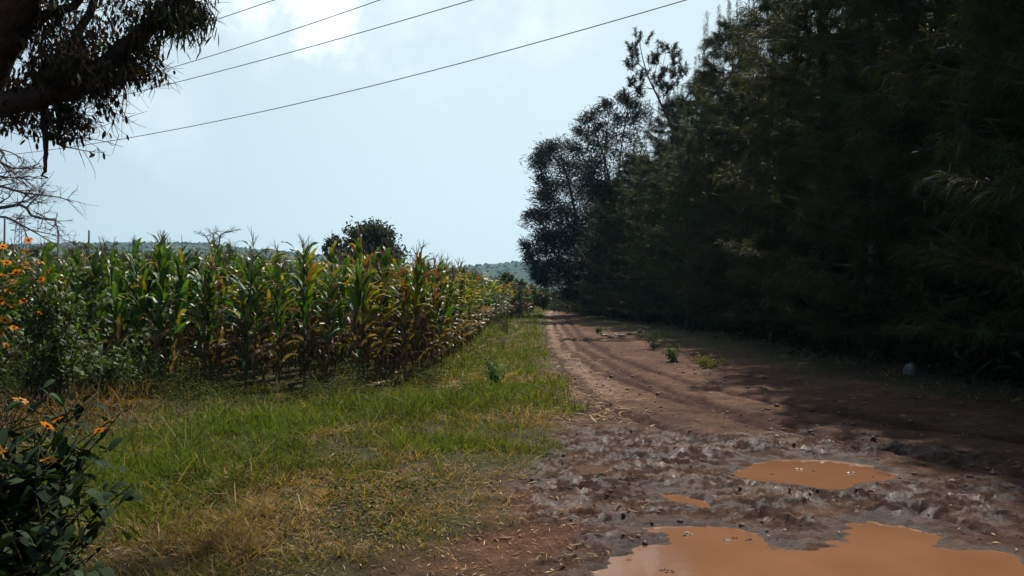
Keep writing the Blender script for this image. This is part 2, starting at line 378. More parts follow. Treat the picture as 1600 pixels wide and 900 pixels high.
# ------------------------------------------------------------------ puddles
wm = bpy.data.materials.new('muddy_water'); wm.use_nodes = True; n = wm.node_tree.nodes; l = wm.node_tree.links; p = n['Principled BSDF']
p.inputs['Roughness'].default_value = .09; p.inputs['IOR'].default_value = 1.33
ge = n.new('ShaderNodeNewGeometry'); q = n.new('ShaderNodeTexNoise'); q.inputs['Scale'].default_value = 1.6; q.inputs['Detail'].default_value = 4; l.new(ge.outputs['Position'], q.inputs['Vector'])
cr = n.new('ShaderNodeValToRGB'); cr.color_ramp.elements[0].color = (.172, .080, .040, 1); cr.color_ramp.elements[1].color = (.208, .100, .052, 1); cr.color_ramp.elements[0].position = .35; cr.color_ramp.elements[1].position = .7
l.new(q.outputs['Fac'], cr.inputs['Fac']); l.new(cr.outputs['Color'], p.inputs['Base Color'])
q2 = n.new('ShaderNodeTexNoise'); q2.inputs['Scale'].default_value = 14; l.new(ge.outputs['Position'], q2.inputs['Vector'])
bb = n.new('ShaderNodeBump'); bb.inputs['Distance'].default_value = .0015; bb.inputs['Strength'].default_value = .4; l.new(q2.outputs['Fac'], bb.inputs['Height']); l.new(bb.outputs['Normal'], p.inputs['Normal'])
foam_m = attr_mat('foam', .5, 0, .4, var=0)
PL = {'near': 'large orange puddle filling the bottom right of the track', 'far': 'oval orange puddle behind the large one', 'small': 'narrow sliver of orange water between the two puddles'}
for k, P in PUDP.items():
    c = P.mean(0); nn = len(P); out = []
    for i in range(nn):
        e = P[(i+1) % nn]-P[i-1]; nv = np.array([e[1], -e[0]])/np.linalg.norm(e)
        area = sum(P[j][0]*P[(j+1) % nn][1]-P[(j+1) % nn][0]*P[j][1] for j in range(nn))
        if area < 0: nv = -nv
        out.append(P[i]+nv*.09)
    me = bpy.data.meshes.new('puddle'); me.from_pydata([(q_[0], q_[1], 0.0) for q_ in out], [], [list(range(nn))]); me.materials.append(wm)
    if me.polygons[0].normal.z < 0: me.flip_normals()
    o = bpy.data.objects.new('puddle', me); C.objects.link(o); tag(o, PL[k], kind='structure')
g = G()
for (px, py, s_) in [(1250, 733, .05), (1330, 739, .05), (1205, 741, .03), (1275, 736, .03), (1070, 833, .05), (1135, 843, .04), (1168, 842, .035), (1148, 840, .02), (1040, 891, .03), (1048, 892, .02), (1362, 745, .02), (1025, 840, .03), (1172, 750, .03)]:
    x, y = gnd(px, py); a_ = rng.uniform(-.3, .1); k = 14
    for m_ in range(3):
        th = np.arange(k)/k*2*PI; rr_ = s_*(.18+.32*rng.random(k)); ox, oy = rng.normal(size=2)*s_*.5
        V = np.stack([x+ox*1.3+np.cos(th)*rr_*1.2, y+oy*.8+np.sin(th)*rr_*.45*(1+rng.random()), np.full(k, .003+m_*.001)], 1)
        V = np.concatenate([V, [[x+ox*1.3, y+oy*.8, .010+m_*.002]]])
        g.add(V, None, [.34, .21, .13], T=[(i, (i+1) % k, k) for i in range(k)])
tag(g.build('foam', foam_m), 'pale flecks of foam floating on the orange puddles', kind='stuff')

# ------------------------------------------------------------------ grass, litter (uncountable)
def scatter(nmax, r0, r1, p, ang0=-.82, ang1=.62):
    u = rng.random(nmax); r = (r0**(1-p)+u*(r1**(1-p)-r0**(1-p)))**(1/(1-p)); a_ = rng.uniform(ang0, ang1, nmax)
    return r*np.sin(a_), r*np.cos(a_), r
GREEN = [(-.45, 11.2, 1.1, .9), (.3, 12.2, .5, .5), (-2.9, 8.3, 1.2, 1.2), (-1.5, 10, 1.3, .8), (-.7, 7.5, .55, .5), (-3.5, 6.3, 1.2, 1.2)]
DRY = [(-1.1, 5.6, 1.0, 1.0), (-1.9, 8.4, .35, .3), (-.25, 6.3, .45, .7), (-.3, 13.2, 1.1, .6), (-1.6, 4.8, 1.0, .6), (.5, 8.9, .4, .5)]
def field(x, y, L_):
    v = 0
    for a in L_: v = np.maximum(v, gauss(x, y, *a))
    return v
def lawn(n_, r0, r1, p, hgt, wid, ss):
    x, y, r = scatter(n_, r0, r1, p)
    gr = 1-roadness(x+.05, y)
    green = np.maximum(field(x, y, GREEN), .62*sm(y, 11, 14)*(x > corn_edge(y)-.2)*(fbm(x*1.2, y*.6, 98) > .33)*(x < xl(y)+.3)); dry = field(x, y, DRY)*1.0; pat = fbm(x*1.4, y*1.4, 91)
    inc = (y > 12.3) & (x < corn_edge(y)-.3)
    pat = pat*.6+.4*fbm(x*4.5, y*4.5, 95); dens = gr*np.clip(.30+.9*green+3.2*(pat-.45)+.8*dry, .04, 1)*np.where(inc, .35, 1)*np.where(x > 4.5, .10, 1)*np.where((x > xl(y)-.9) & (y < 7.2), .25, 1)
    k = rng.random(n_) < dens; x, y, r, green, dry, pat = [q_[k] for q_ in (x, y, r, green, dry, pat)]
    m = len(x)
    isdry = rng.random(m) < np.clip(.30+1.1*dry+(.52-pat)*3.0-.7*green, .05, .96)
    tuft = fbm(x*3.2, y*3.2, 97); h = hgt*rng.uniform(.4, 1.3, m)*(1+.9*green+.1*dry)*(.35+3.2*np.clip(tuft-.3, 0, .5))
    th = rng.uniform(0, 2*PI, m); lean = np.abs(rng.normal(0, .65, m))+np.where(isdry, .5, 0)
    D = np.stack([np.cos(th)*lean, np.sin(th)*lean, np.ones(m)], 1)
    Zb = height(x, y)-.005
    gcol = np.array([.084, .108, .026])*rng.uniform(.4, 1.5, (m, 1))*(.55+1.0*fbm(x*2.1, y*2.1, 99))[:, None]+np.array([.03, .02, 0])*rng.random((m, 1))
    bri = np.clip(green, 0, 1)[:, None]*rng.random((m, 1)); gcol = gcol*(1-bri)+np.array([.080, .155, .022])*bri
    dcol = np.array([.27, .185, .09])*rng.uniform(.5, 1.4, (m, 1))
    col = np.where(isdry[:, None], dcol, gcol)
    tip = np.where(isdry[:, None], dcol*1.1, gcol*1.1+np.array([.02, .015, .0]))
    W = wid*(1+r/9)*rng.uniform(.6, 1.7, m)
    return blades(np.stack([x, y, Zb], 1), D, h, W, rng.uniform(.1, .6, m), 3 if ss else 2, PROF_GRASS, col, tip)
g = G(); g.add(*lawn(250000, 3.2, 9.5, 1.15, .095, .0038, True)); g.add(*lawn(150000, 9, 30, 1.6, .155, .0050, False)); g.add(*lawn(50000, 28, 130, 1.7, .22, .007, False)); g.add(*lawn(9000, 5, 26, 1.3, .26, .0045, True))
tag(g.build('grass', M['grass']), 'mixed green and dry grass on the verge between track and maize', 'grass', kind='stuff')
# dry straw and leaf litter lying on soil
def litter(n_, r0, r1, p, dens_f, L0, L1, w, cols):
    x, y, r = scatter(n_, r0, r1, p); k = rng.random(n_) < dens_f(x, y); x, y, r = x[k], y[k], r[k]; m = len(x)
    k2 = pud_sd(x, y) > .05; x, y, r = x[k2], y[k2], r[k2]; m = len(x)
    th = rng.uniform(0, 2*PI, m); D = np.stack([np.cos(th), np.sin(th), rng.uniform(-.05, .28, m)], 1)
    S = nrm(np.stack([-np.sin(th), np.cos(th), rng.normal(0, .4, m)], 1))
    c = np.array(cols)[rng.integers(0, len(cols), m)]*rng.uniform(.6, 1.3, (m, 1))
    return blades(np.stack([x, y, height(x, y)+.008], 1), D, rng.uniform(L0, L1, m)*(1+r/25), w*(1+r/10)*rng.uniform(.5, 1.6, m), rng.uniform(0, .25, m), 2, PROF_LEAF, c, S=S)
tan = [(.27, .18, .10), (.36, .26, .15), (.20, .11, .06), (.30, .17, .08), (.10, .065, .045)]
g = G()
g.add(*litter(42000, 3.3, 12, 1.2, lambda x, y: np.clip((1-roadness(x-.9, y))*.5*(.2+field(x, y, DRY))*sm(fbm(x*2.6, y*2.6, 55), .35, .65)+.5*gauss(x, y, -.1, 5.2, .9, 1.3)*.5, 0, .6), .012, .085, .0034, tan))
g.add(*litter(60000, 9, 60, 1.5, lambda x, y: np.exp(-((x-xl(y)-.45)/.5)**2)*.5+.05*(x < xl(y))*(x > corn_edge(y)-.5), .05, .22, .006, tan))
g.add(*litter(20000, 11, 40, 1.4, lambda x, y: .9*np.exp(-((x-corn_edge(y))/.8)**2), .1, .45, .012, tan))
g.add(*litter(16000, 3.3, 25, 1.3, lambda x, y: .12*roadness(x, y), .015, .06, .006, tan))
g.add(*litter(9000, 7.5, 9.5, 1.3, lambda x, y: gauss(x, y, -1.9, 8.4, .3, .25), .06, .2, .005, tan))
tag(g.build('straw_litter', M['twig']), 'dry straw and leaf litter strewn on the soil', 'litter', kind='stuff')
# clods and pebbles pressed into mud
V0, T0 = ico_blob(1, 1, .55, 1)
x, y, r = scatter(14000, 3.4, 16, 1.3, -.3, .75); k = rng.random(14000) < (.05+mudmask(x, y)*.8*sm(fbm(x*2.5,y*5,31),.42,.62))*roadness(x, y)*(pud_sd(x, y) > .03); x, y = x[k], y[k]; m = len(x)
s_ = (rng.random(m)**6*.014+.003)*(.6+mudmask(x, y)*.6); sc = np.stack([s_*rng.uniform(.8, 1.8, m), s_*rng.uniform(.8, 1.5, m), s_*rng.uniform(.5, 1, m)], 1)
V = V0[None]*sc[:, None]+np.stack([x, y, height(x, y)-s_*.1], 1)[:, None]
Tt = (T0[None]+(np.arange(m)*len(V0))[:, None, None]).reshape(-1, 3)
cc = np.array([.085, .050, .037])*rng.uniform(.6, 1.8, (m, 1))
tag(build('mud_clods', V.reshape(-1, 3), None, np.repeat(cc, len(V0), 0), M['rock'], tris=Tt, smooth=True), 'dark clods and grit churned up on the muddy track', 'clods', kind='stuff')

x, y, r = scatter(8000, 7, 40, 1.3, -.1, .75); k = (rng.random(8000) < .6*roadness(x, y)*(1-mudmask(x, y))); x, y, r = x[k], y[k], r[k]; m = len(x)
s_ = (rng.random(m)**6*.022+.004)*(1+r/30); sc = np.stack([s_*rng.uniform(.8, 1.8, m), s_*rng.uniform(.8, 1.5, m), s_*rng.uniform(.4, .9, m)], 1)
V = V0[None]*sc[:, None]+np.stack([x, y, height(x, y)], 1)[:, None]
Tt = (T0[None]+(np.arange(m)*len(V0))[:, None, None]).reshape(-1, 3)
cc = np.array([.12, .075, .055])*rng.uniform(.5, 1.8, (m, 1))+np.array([.12, .11, .10])*(rng.random((m, 1)) < .12)
tag(build('pebbles', V.reshape(-1, 3), None, np.repeat(cc, len(V0), 0), M['rock'], tris=Tt, smooth=True), 'pebbles and crumbs of earth scattered along the track', 'pebbles', kind='stuff')

# ------------------------------------------------------------------ maize
def maize_leaf(base, phi, L, W, a0, a1, twist, rows, across, col, tip, pw=1.2):
    t = np.linspace(0, 1, rows+1); a_ = a0+(a1-a0)*t**pw
    dl = L/rows; am = (a_[1:]+a_[:-1])/2
    rr_ = np.concatenate([[0], np.cumsum(np.sin(am)*dl)]); zz = np.concatenate([[0], np.cumsum(np.cos(am)*dl)])
    bend = phi+twist*.25*t
    c = np.stack([base[0]+np.cos(bend)*rr_, base[1]+np.sin(bend)*rr_, base[2]+zz], 1)
    w = W*np.minimum(1, .45+t/.3)*np.maximum(1-t**2.2, .03)
    tw = twist*t
    S = np.stack([-np.sin(bend), np.cos(bend), 0*t], 1); Nn = np.stack([-np.cos(a_)*np.cos(bend), -np.cos(a_)*np.sin(bend), np.sin(a_)], 1)
    S2 = S*np.cos(tw)[:, None]+Nn*np.sin(tw)[:, None]; N2 = -S*np.sin(tw)[:, None]+Nn*np.cos(tw)[:, None]
    rip = (np.sin(t*17+phi*3)*.012)[:, None]*N2
    cols = [c+S2*w[:, None]/2+N2*w[:, None]*.16+rip, c, c-S2*w[:, None]/2+N2*w[:, None]*.16-rip] if across == 3 else [c+S2*w[:, None]/2, c-S2*w[:, None]/2]
    V = np.stack(cols, 1).reshape(-1, 3); q_ = []
    for i in range(rows):
        for j in range(across-1):
            b = i*across+j; q_.append((b, b+1, b+across+1, b+across))
    cc = np.asarray(col)[None]*(1-t[:, None])+np.asarray(tip)[None]*t[:, None]
    if across == 3:
        cc = np.stack([cc, cc*1.25+.01, cc], 1).reshape(-1, 3)
    else: cc = np.repeat(cc, 2, 0)
    return V, q_, cc
GRN = np.array([.024, .066, .012]); YEL = np.array([.30, .25, .025]); BRN = np.array([.075, .043, .027]); TAN = np.array([.21, .155, .095]); ORG = np.array([.22, .10, .03])
def maize_variant(seed, style, H=2.2, lod=0):
    r = np.random.default_rng(seed); f = G(); st = G(); ta = G(); ea = G()
    lean = r.normal(0, .035, 2); nl = 17 if lod == 0 else 8; rows = 8 if lod == 0 else 4; across = 3 if lod == 0 else 2
    H = H*r.uniform(.95, 1.06)
    sx = lambda z: np.array([lean[0]*z+.02*math.sin(z*2+seed), lean[1]*z, z])
    pts = [sx(z) for z in np.linspace(0, H, 9 if lod == 0 else 4)]
    scol = GRN*1.1+.02 if style == 'green' else np.array([.16, .11, .045])
    add_tube(st, pts, np.linspace(.016, .006, len(pts)), scol, 6 if lod == 0 else 3)
    phi0 = r.uniform(0, 2*PI)
    for i in range(nl):
        u = (i+.5)/nl; z = H*(.07+.88*u**.9); phi = phi0+i*PI+r.normal(0, .35)
        L_ = r.uniform(.62, .88)*(1-.25*abs(u-.6)) if lod == 0 else r.uniform(.7, .95)
        W_ = r.uniform(.085, .13)*(1.0 if lod == 0 else 1.5)
        a0 = r.uniform(.12, .42); a1 = r.uniform(1.9, 3.0)-1.0*u*r.random(); pw = r.uniform(1.3, 2.8)
        dead = r.random() < {'green': .85 if u < .3 else .03, 'mixed': .9 if u < .38 else .12, 'dry': .95 if u < .5 else .45}[style]
        yel = r.random() < {'green': .05, 'mixed': .25, 'dry': .45}[style]
        if dead:
            c0 = BRN*r.uniform(.5, 1.3); c1 = TAN*r.uniform(.6, 1.2) if r.random() < .6 else c0; a1 = r.uniform(2.3, 3.0); W_ *= .65; tw = r.normal(0, 1.6)
            if style == 'dry' and u > .6: c0, c1 = ORG*r.uniform(.5, 1), ORG*r.uniform(.6, 1.1)
        else:
            c0 = GRN*r.uniform(.65, 1.5); c1 = c0*1.2+np.array([.02, .01, 0]); tw = r.normal(0, .5)
            if yel: c1 = YEL*r.uniform(.6, 1.1); c0 = c0*.5+YEL*.35
        if u > .85: L_ *= .65; a1 = r.uniform(1.2, 2.3)
        V, q_, cc = maize_leaf(sx(z), phi, L_, W_, a0, a1, tw, rows, across, c0, c1, pw); f.add(V, q_, cc)
    top = sx(H); tl = r.uniform(.22, .34)
    tc_ = np.array([.17, .13, .06])*r.uniform(.7, 1.3)
    add_tube(ta, curve(top, top+np.array([r.normal(0, .03), r.normal(0, .03), tl]), n=4), [.006, .006, .005, .003], tc_, 4 if lod == 0 else 3)
    for k in range(7 if lod == 0 else 2):
        an = r.uniform(0, 2*PI); b = top+np.array([0, 0, r.uniform(.02, .12)]); o_ = r.uniform(.06, .15)
        add_tube(ta, curve(b, b+np.array([math.cos(an)*o_, math.sin(an)*o_, r.uniform(.10, .22)]), n=4, sag=.03), [.004, .004, .003, .002], tc_, 3)
    ez = H*r.uniform(.42, .5); an = phi0+PI/2; b = sx(ez); e = b+np.array([math.cos(an)*.10, math.sin(an)*.10, .22])
    hus = TAN*.8 if style != 'green' else np.array([.14, .19, .05])
    add_tube(ea, curve(b, e, n=6), [.014, .026, .030, .027, .018, .005], hus, 8 if lod == 0 else 4)
    for k in range(6 if lod == 0 else 0):
        V, Qb, cc = blades([e-np.array([0, 0, .02])], [[math.cos(an)*.4+r.normal(0, .3), math.sin(an)*.4+r.normal(0, .3), .5]], .07, .006, 1.0, 2, PROF_GRASS, [.10, .04, .02], r=r); ea.add(V, Qb, cc)
    return dict(foliage=f, stalk=st, tassel=ta, ear=ea)
protos = {}
for style, nv in (('green', 6), ('mixed', 6), ('dry', 5)):
    protos[style] = [maize_variant(100+17*i+len(style), style) for i in range(nv)]
# plant positions: rows run parallel with the track
pos = []
row = 0
for off in np.arange(.0, 44, .78):
    yy = (11.75 if off < 7.5 else 12.4)+rng.uniform(-.25, .35)+(.7 if off < .5 else .2 if off < 1 else 0)
    while yy < 88:
        x = corn_edge(yy)-off+rng.normal(0, .05); sp = .235 if yy < 30 else .5
        if x > -.80*yy-2.5:
            vis = yy < 60 or off < 8
            if vis: pos.append((x, yy, off, yy-13))
        yy += sp*rng.uniform(.75, 1.25)
pos = np.array(pos)
# an irregular front edge at the left, thinner plants there
keep = ~((pos[:, 1] < 13.7+.8*np.sin(pos[:, 0]*1.3)*.5) & (rng.random(len(pos)) < .35)) & ~((pos[:, 0] < -9.3) & (pos[:, 1] < 12.6))
pos = pos[keep]
frontd = pos[:, 3]; off = pos[:, 2]
score = np.minimum(frontd*1.0, 4+off*2.2+np.maximum(pos[:, 1]-13, 0)*.16)+.25*off*(off > 0)*.2
order = np.argsort(score); ind = order[:296]; rest = order[296:]
def style_of(x, y, off):
    r = rng.random()
    if off < 1.2: return 'dry' if r < .40 else 'mixed'
    if off < 3.4: return 'dry' if r < .28 else ('mixed' if r < .65 else 'green')
    if off > 7.5: return 'mixed' if r < .32 else 'green'
    if y < 13.5 and off < 3.6: return 'dry' if r < .3 else 'mixed'
    if r > .97: return 'dry'
    return 'mixed' if r < .14 else 'green'
proto_obj = {}
LAB = {'green': 'green maize plant', 'mixed': 'yellowing maize plant', 'dry': 'orange brown withered maize plant'}
def where(x, y, off):
    if off < .5: return 'on the outermost row beside the track verge'
    if y > 16 and off < 3: return 'one or two rows in from the track verge'
    px = 800+x/y*FPX
    if px > 560: return 'at the field corner nearest the track'
    if px > 420: return 'along the grassy edge below the round dark tree'
    if px > 230: return 'along the grassy edge in the middle of the field front'
    return 'along the grassy edge next to the flowering shrubs'
def maize_at(i, x, y, off):
    st = style_of(x, y, off); k = int(rng.integers(len(protos[st])))
    s_ = rng.uniform(.84, 1.10)*(1.02 if off > 3.5 else .98); z = hz(x, y)[0]-.02
    lab = f'{LAB[st]} {where(x, y, off)}'
    grp = 'maize plants of the field edge'
    key = (st, k); rz = rng.uniform(0, 2*PI)
    if key not in proto_obj:
        t = thing('maize_plant', lab, 'maize plant', (x, y, z), rz, grp); t.scale = (s_, s_, s_)
        for nm, gg in protos[st][k].items(): gg.build(nm, M['maize'] if nm == 'foliage' else M['stalk'], t, smooth=(nm != 'foliage'))
        proto_obj[key] = t; return t
    return dup(proto_obj[key], (x, y, z), rz, (s_, s_, s_), lab, grp, (rng.normal(0, .07), rng.normal(0, .07)))
for i in ind: maize_at(i, *pos[i, :3])
# one tall lone plant with a yellow upright leaf
x, y = gnd(232, 598)
t_ = thing('maize_plant', 'tallest maize plant, with bright yellow upright top leaf', 'maize plant', (x, y+.2, 0), 1.1, 'maize plants of the field edge')
for nm, gg in maize_variant(977, 'mixed', 2.5).items(): gg.build(nm, M['maize'] if nm == 'foliage' else M['stalk'], t_, smooth=(nm != 'foliage'))
# the rest of the crop
lodp = {s_: [maize_variant(300+i*7+len(s_), s_, 2.2, 1) for i in range(3)] for s_ in ('green', 'mixed', 'dry')}
g = G()
bucket = {}
for i in rest:
    x, y, o_ = pos[i, :3]; st = style_of(x, y, o_)
    far = y > 24
    src = lodp[st] if far else protos[st]; k = int(rng.integers(len(src)))
    bucket.setdefault((far, st, k), []).append((x, y))
for (far, st, k), L_ in bucket.items():
    a_ = np.array(L_); m = len(a_); th = rng.uniform(0, 2*PI, m); s_ = rng.uniform(.88, 1.04, m)
    zb = height(a_[:, 0], a_[:, 1])-.02
    pr = (lodp if far else protos)[st][k]
    for nm, gg in pr.items():
        if nm in ('ear',) and far: continue
        V, Qb, cc, T = gg.arr()
        R = np.zeros((m, 3, 3)); R[:, 0, 0] = np.cos(th); R[:, 0, 1] = -np.sin(th); R[:, 1, 0] = np.sin(th); R[:, 1, 1] = np.cos(th); R[:, 2, 2] = 1
        VV = np.einsum('mij,vj->mvi', R*s_[:, None, None], V)+np.stack([a_[:, 0], a_[:, 1], zb], 1)[:, None]
        offs = (np.arange(m)*len(V))[:, None, None]
        cj = (cc[None]*rng.uniform(.8, 1.25, (m, 1, 1))).reshape(-1, 3)
        g.add(VV.reshape(-1, 3), (Qb[None]+offs).reshape(-1, 4), cj, None if T is None else (T[None]+offs).reshape(-1, 3))
tag(g.build('maize_crop', M['maize']), 'dense maize crop filling the field behind its edge rows', 'maize crop', kind='stuff')

# low broad leaved weeds along the foot of the maize
def weedpatch(n_, fx, size, hgt, cols):
    x, y = fx(n_); m = len(x); z = height(x, y)
    hh = rng.random(m)*hgt*wh(x, y); th = rng.uniform(0, 2*PI, m)
    D = np.stack([np.cos(th), np.sin(th), rng.uniform(-.1, .8, m)], 1)
    c = np.array(cols)[rng.integers(0, len(cols), m)]*rng.uniform(.6, 1.4, (m, 1))
    return blades(np.stack([x, y, z+hh], 1), D, size*rng.uniform(.6, 1.5, m), size*.5*rng.uniform(.7, 1.3, m), .4, 3, PROF_OVAL, c)
wc = [(.055, .085, .02), (.07, .10, .025), (.04, .065, .018), (.12, .10, .045)]
def wh(x, y): return .25+1.5*np.clip(fbm(x*1.5, y*1.5, 16)-.42, 0, .6)/.2
def band(n_):
    x = rng.uniform(-10.5, -1.2, n_); y = 11.1+rng.normal(0, .55, n_)-.25*np.sin(x*1.7); k = fbm(x*1.6, y*1.6, 12) > .42; return x[k], y[k]
def band2(n_):
    y = 12.5+rng.random(n_)**1.5*45; x = corn_edge(y)+rng.normal(.25, .3, n_); k = fbm(x*1.2, y*.8, 13) > .47; return x[k], y[k]
def band3(n_):
    x = rng.uniform(-6.5, -.6, n_); y = rng.uniform(4.6, 11.5, n_); k = fbm(x*1.1, y*1.1, 14) > .54; return x[k], y[k]
g = G(); g.add(*weedpatch(48000, band, .034, .34, wc)); g.add(*weedpatch(12000, band2, .05, .13, wc)); g.add(*weedpatch(60000, band3, .028, .14, wc))
x = rng.normal(-5.7, .55, 2600); y = rng.normal(8.6, .8, 2600); lean = np.abs(rng.normal(0, .8, 2600)); th = rng.uniform(0, 2*PI, 2600)
gd = G(); gd.add(*blades(np.stack([x, y, height(x, y)+rng.random(2600)*.25], 1), np.stack([np.cos(th)*lean, np.sin(th)*lean, np.ones(2600)], 1), rng.uniform(.12, .45, 2600), .014, rng.uniform(.2, 1.0, 2600), 4, PROF_GRASS, np.array([.15, .095, .052])*rng.uniform(.4, 1.5, (2600, 1))))
tag(gd.build('dry_stubble', M['grass']), 'tangle of dead brown leaves and stubble below the flowering shrubs', 'stubble', kind='stuff')
tag(g.build('weeds', M['weed']), 'low leafy weeds growing along the foot of the maize', 'weeds', kind='stuff')

# ------------------------------------------------------------------ flowering shrubs (wild sunflower)
def flower_proto(r, rad=.035):
    pet = G(); n_ = 12
    for i in range(n_):
        a_ = i/n_*2*PI+r.normal(0, .08); D = np.array([[math.cos(a_), math.sin(a_), r.uniform(.0, .25)]])
        V, Qb, cc = blades([D[0]*rad*.25*[1, 1, 0]], D, rad*r.uniform(.8, 1.1), rad*.42, .15, 3, PROF_OVAL, np.array([.60, .22, .012])*r.uniform(.8, 1.15), [.68, .30, .02], S=np.array([[-math.sin(a_), math.cos(a_), .1]]), r=r); pet.add(V, Qb, cc)
    V0_, T0_ = ico_blob(rad*.36, 3, .1, 1); d = G(); d.add(V0_*[1, 1, .6], None, [.09, .035, .012], T0_)
    return pet, d
fl_pet, fl_disc = flower_proto(np.random.default_rng(5))
fl_src = None
def add_flower(parent, p, rot, sc):
    global fl_src
    if fl_src is None:
        a_ = fl_pet.build('flower', M['petal'], parent); b_ = fl_disc.build('disc', M['twig'], a_, smooth=True); fl_src = (a_.data, b_.data)
    else:
        a_ = bpy.data.objects.new('flower', fl_src[0]); C.objects.link(a_); a_.parent = parent
        b_ = bpy.data.objects.new('disc', fl_src[1]); C.objects.link(b_); b_.parent = a_
    a_.location = p; a_.rotation_euler = rot; a_.scale = (sc,)*3
    return a_
def flower_shrub(label, base, tips, flowers, seed, leafcol, leafsize=.11, ntwig=3, mat='darkleaf', nleaf=16, rot=None, fsc=1.0):
    r = np.random.default_rng(seed); base = np.array(base, float)
    t = thing('wild_sunflower_shrub', label, 'flowering shrub', base, 0, 'wild sunflower shrubs')
    st = G(); P = []; D = []
    tips = [np.array(q_)-base for q_ in tips]+[np.array(q_)-base for q_ in flowers]
    nf = len(flowers)
    for i, tp in enumerate(tips):
        b = r.normal(0, .12, 3)*[1, 1, 0]; c = curve(b, tp, n=9, mid=(b+tp)/2+np.array([-(tp[0]-b[0])*.3, -(tp[1]-b[1])*.3, .15*tp[2]]), wob=.04, r=r)
        add_tube(st, c, np.linspace(.009, .0025, 9), [.09, .075, .04], 5)
        isf = i >= len(tips)-nf
        for k in range(nleaf):
            u = r.uniform(.25, .88 if isf else 1.0); q_ = c[0]*0; j = u*8; a0 = int(min(j, 7)); q_ = c[a0]*(1-(j-a0))+c[a0+1]*(j-a0)
            th = r.uniform(0, 2*PI); P.append(q_+r.normal(0, .05, 3)); D.append([math.cos(th), math.sin(th), r.uniform(-.5, .4)])
        for k in range(ntwig):
            j = r.integers(3, 8); d = r.normal(0, 1, 3); d[2] = abs(d[2]); c2 = curve(c[j], c[j]+d/np.linalg.norm(d)*r.uniform(.15, .35), n=4, r=r, wob=.1)
            add_tube(st, c2, [.004, .003, .002, .0015], [.08, .08, .04], 4)
            for q_ in c2[1:]:
                th = r.uniform(0, 2*PI); P.append(q_); D.append([math.cos(th), math.sin(th), r.uniform(-.6, .3)])
    st.build('stem', M['twig'], t, smooth=True)
    m = len(P); lf = G(); L_ = leafsize*r.uniform(.55, 1.35, m)
    V, Qb, cc = blades(P, D, L_, L_*.62, r.uniform(.2, .8, m), 5, PROF_OVAL, np.array(leafcol)*r.uniform(.6, 1.5, (m, 1)), r=r,
                       S=nrm(np.cross(np.array(D), [0, 0, 1])+r.normal(0, .35, (m, 3))))
    lf.add(V, Qb, cc); lf.build('foliage', M[mat], t, smooth=True)
    for i in range(nf):
        tp = tips[len(tips)-nf+i]
        add_flower(t, tp, (r.uniform(-.9, 1.3), r.uniform(-.8, .8), r.uniform(0, 6)) if rot is None else rot, fsc*r.uniform(.85, 1.2))
    return t
A = lambda L_, d: [at(px, py, dd if dd else d) for (px, py, dd) in L_]
flower_shrub('dark wild sunflower shrub in the near left corner, few orange flowers on long stems', (-2.05, 2.75, .03),
  A([(30, 690, 2.7), (90, 700, 2.9), (130, 720, 2.9), (10, 740, 2.6), (60, 780, 2.4), (120, 800, 2.6), (150, 780, 2.8), (0, 850, 2.4), (80, 860, 2.5), (140, 870, 2.7), (160, 830, 2.8), (40, 640, 2.9), (-40, 700, 2.7), (-60, 800, 2.5), (100, 760, 2.6), (210, 755, 2.9), (20, 800, 2.6), (-20, 900, 2.4), (100, 900, 2.5), (50, 730, 2.8), (110, 740, 2.7), (195, 640, 3.0), (150, 615, 3.1)], 0),
  A([(172, 657, 2.9), (156, 672, 2.8), (92, 655, 2.8), (76, 665, 2.75), (34, 625, 2.8), (0, 702, 2.6), (78, 718, 2.7)], 0), 3, (.020, .038, .014), .058, nleaf=38, ntwig=6, rot=None, fsc=.62)
shr = [('tall wild sunflower shrub at the left edge, thick with orange flowers', (-6.9, 9.3), 2.15, 11, [(5, 430), (12, 455), (20, 440), (2, 470), (28, 452), (8, 500), (0, 520), (18, 478), (2, 450), (15, 440), (10, 410), (25, 425), (4, 385)], 9.0),
       ('wild sunflower shrub with orange flowers, second from the left edge', (-5.75, 9.2), 2.1, 12, [(44, 375), (40, 392), (56, 410), (62, 408), (42, 418), (38, 412), (74, 425), (64, 436), (66, 444), (60, 450), (48, 424), (30, 402), (64, 455)], 9.0),
       ('leafy wild sunflower shrub, shorter, against the maize at the left', (-6.3, 10.0), 1.35, 13, [(10, 540), (36, 470), (22, 512)], 9.6),
       ('leafy wild sunflower shrub touching the maize, nearly without flowers', (-5.7, 10.4), 1.15, 15, [(70, 470), (62, 490)], 10.2)]
for lab, (bx, by), hh, sd_, fl, dd in shr:
    rr2 = np.random.default_rng(sd_); tips = [np.array([bx+rr2.normal(0, .42), by+rr2.normal(0, .35), hh*rr2.uniform(.45, 1.05)]) for _ in range(20)]
    flower_shrub(lab, (bx, by, 0), tips, [at(a_, b_, dd+rr2.uniform(-.3, .2)) for a_, b_ in fl], sd_, (.045, .08, .02), .075, mat='leaf', nleaf=24, rot=None, fsc=1.35)

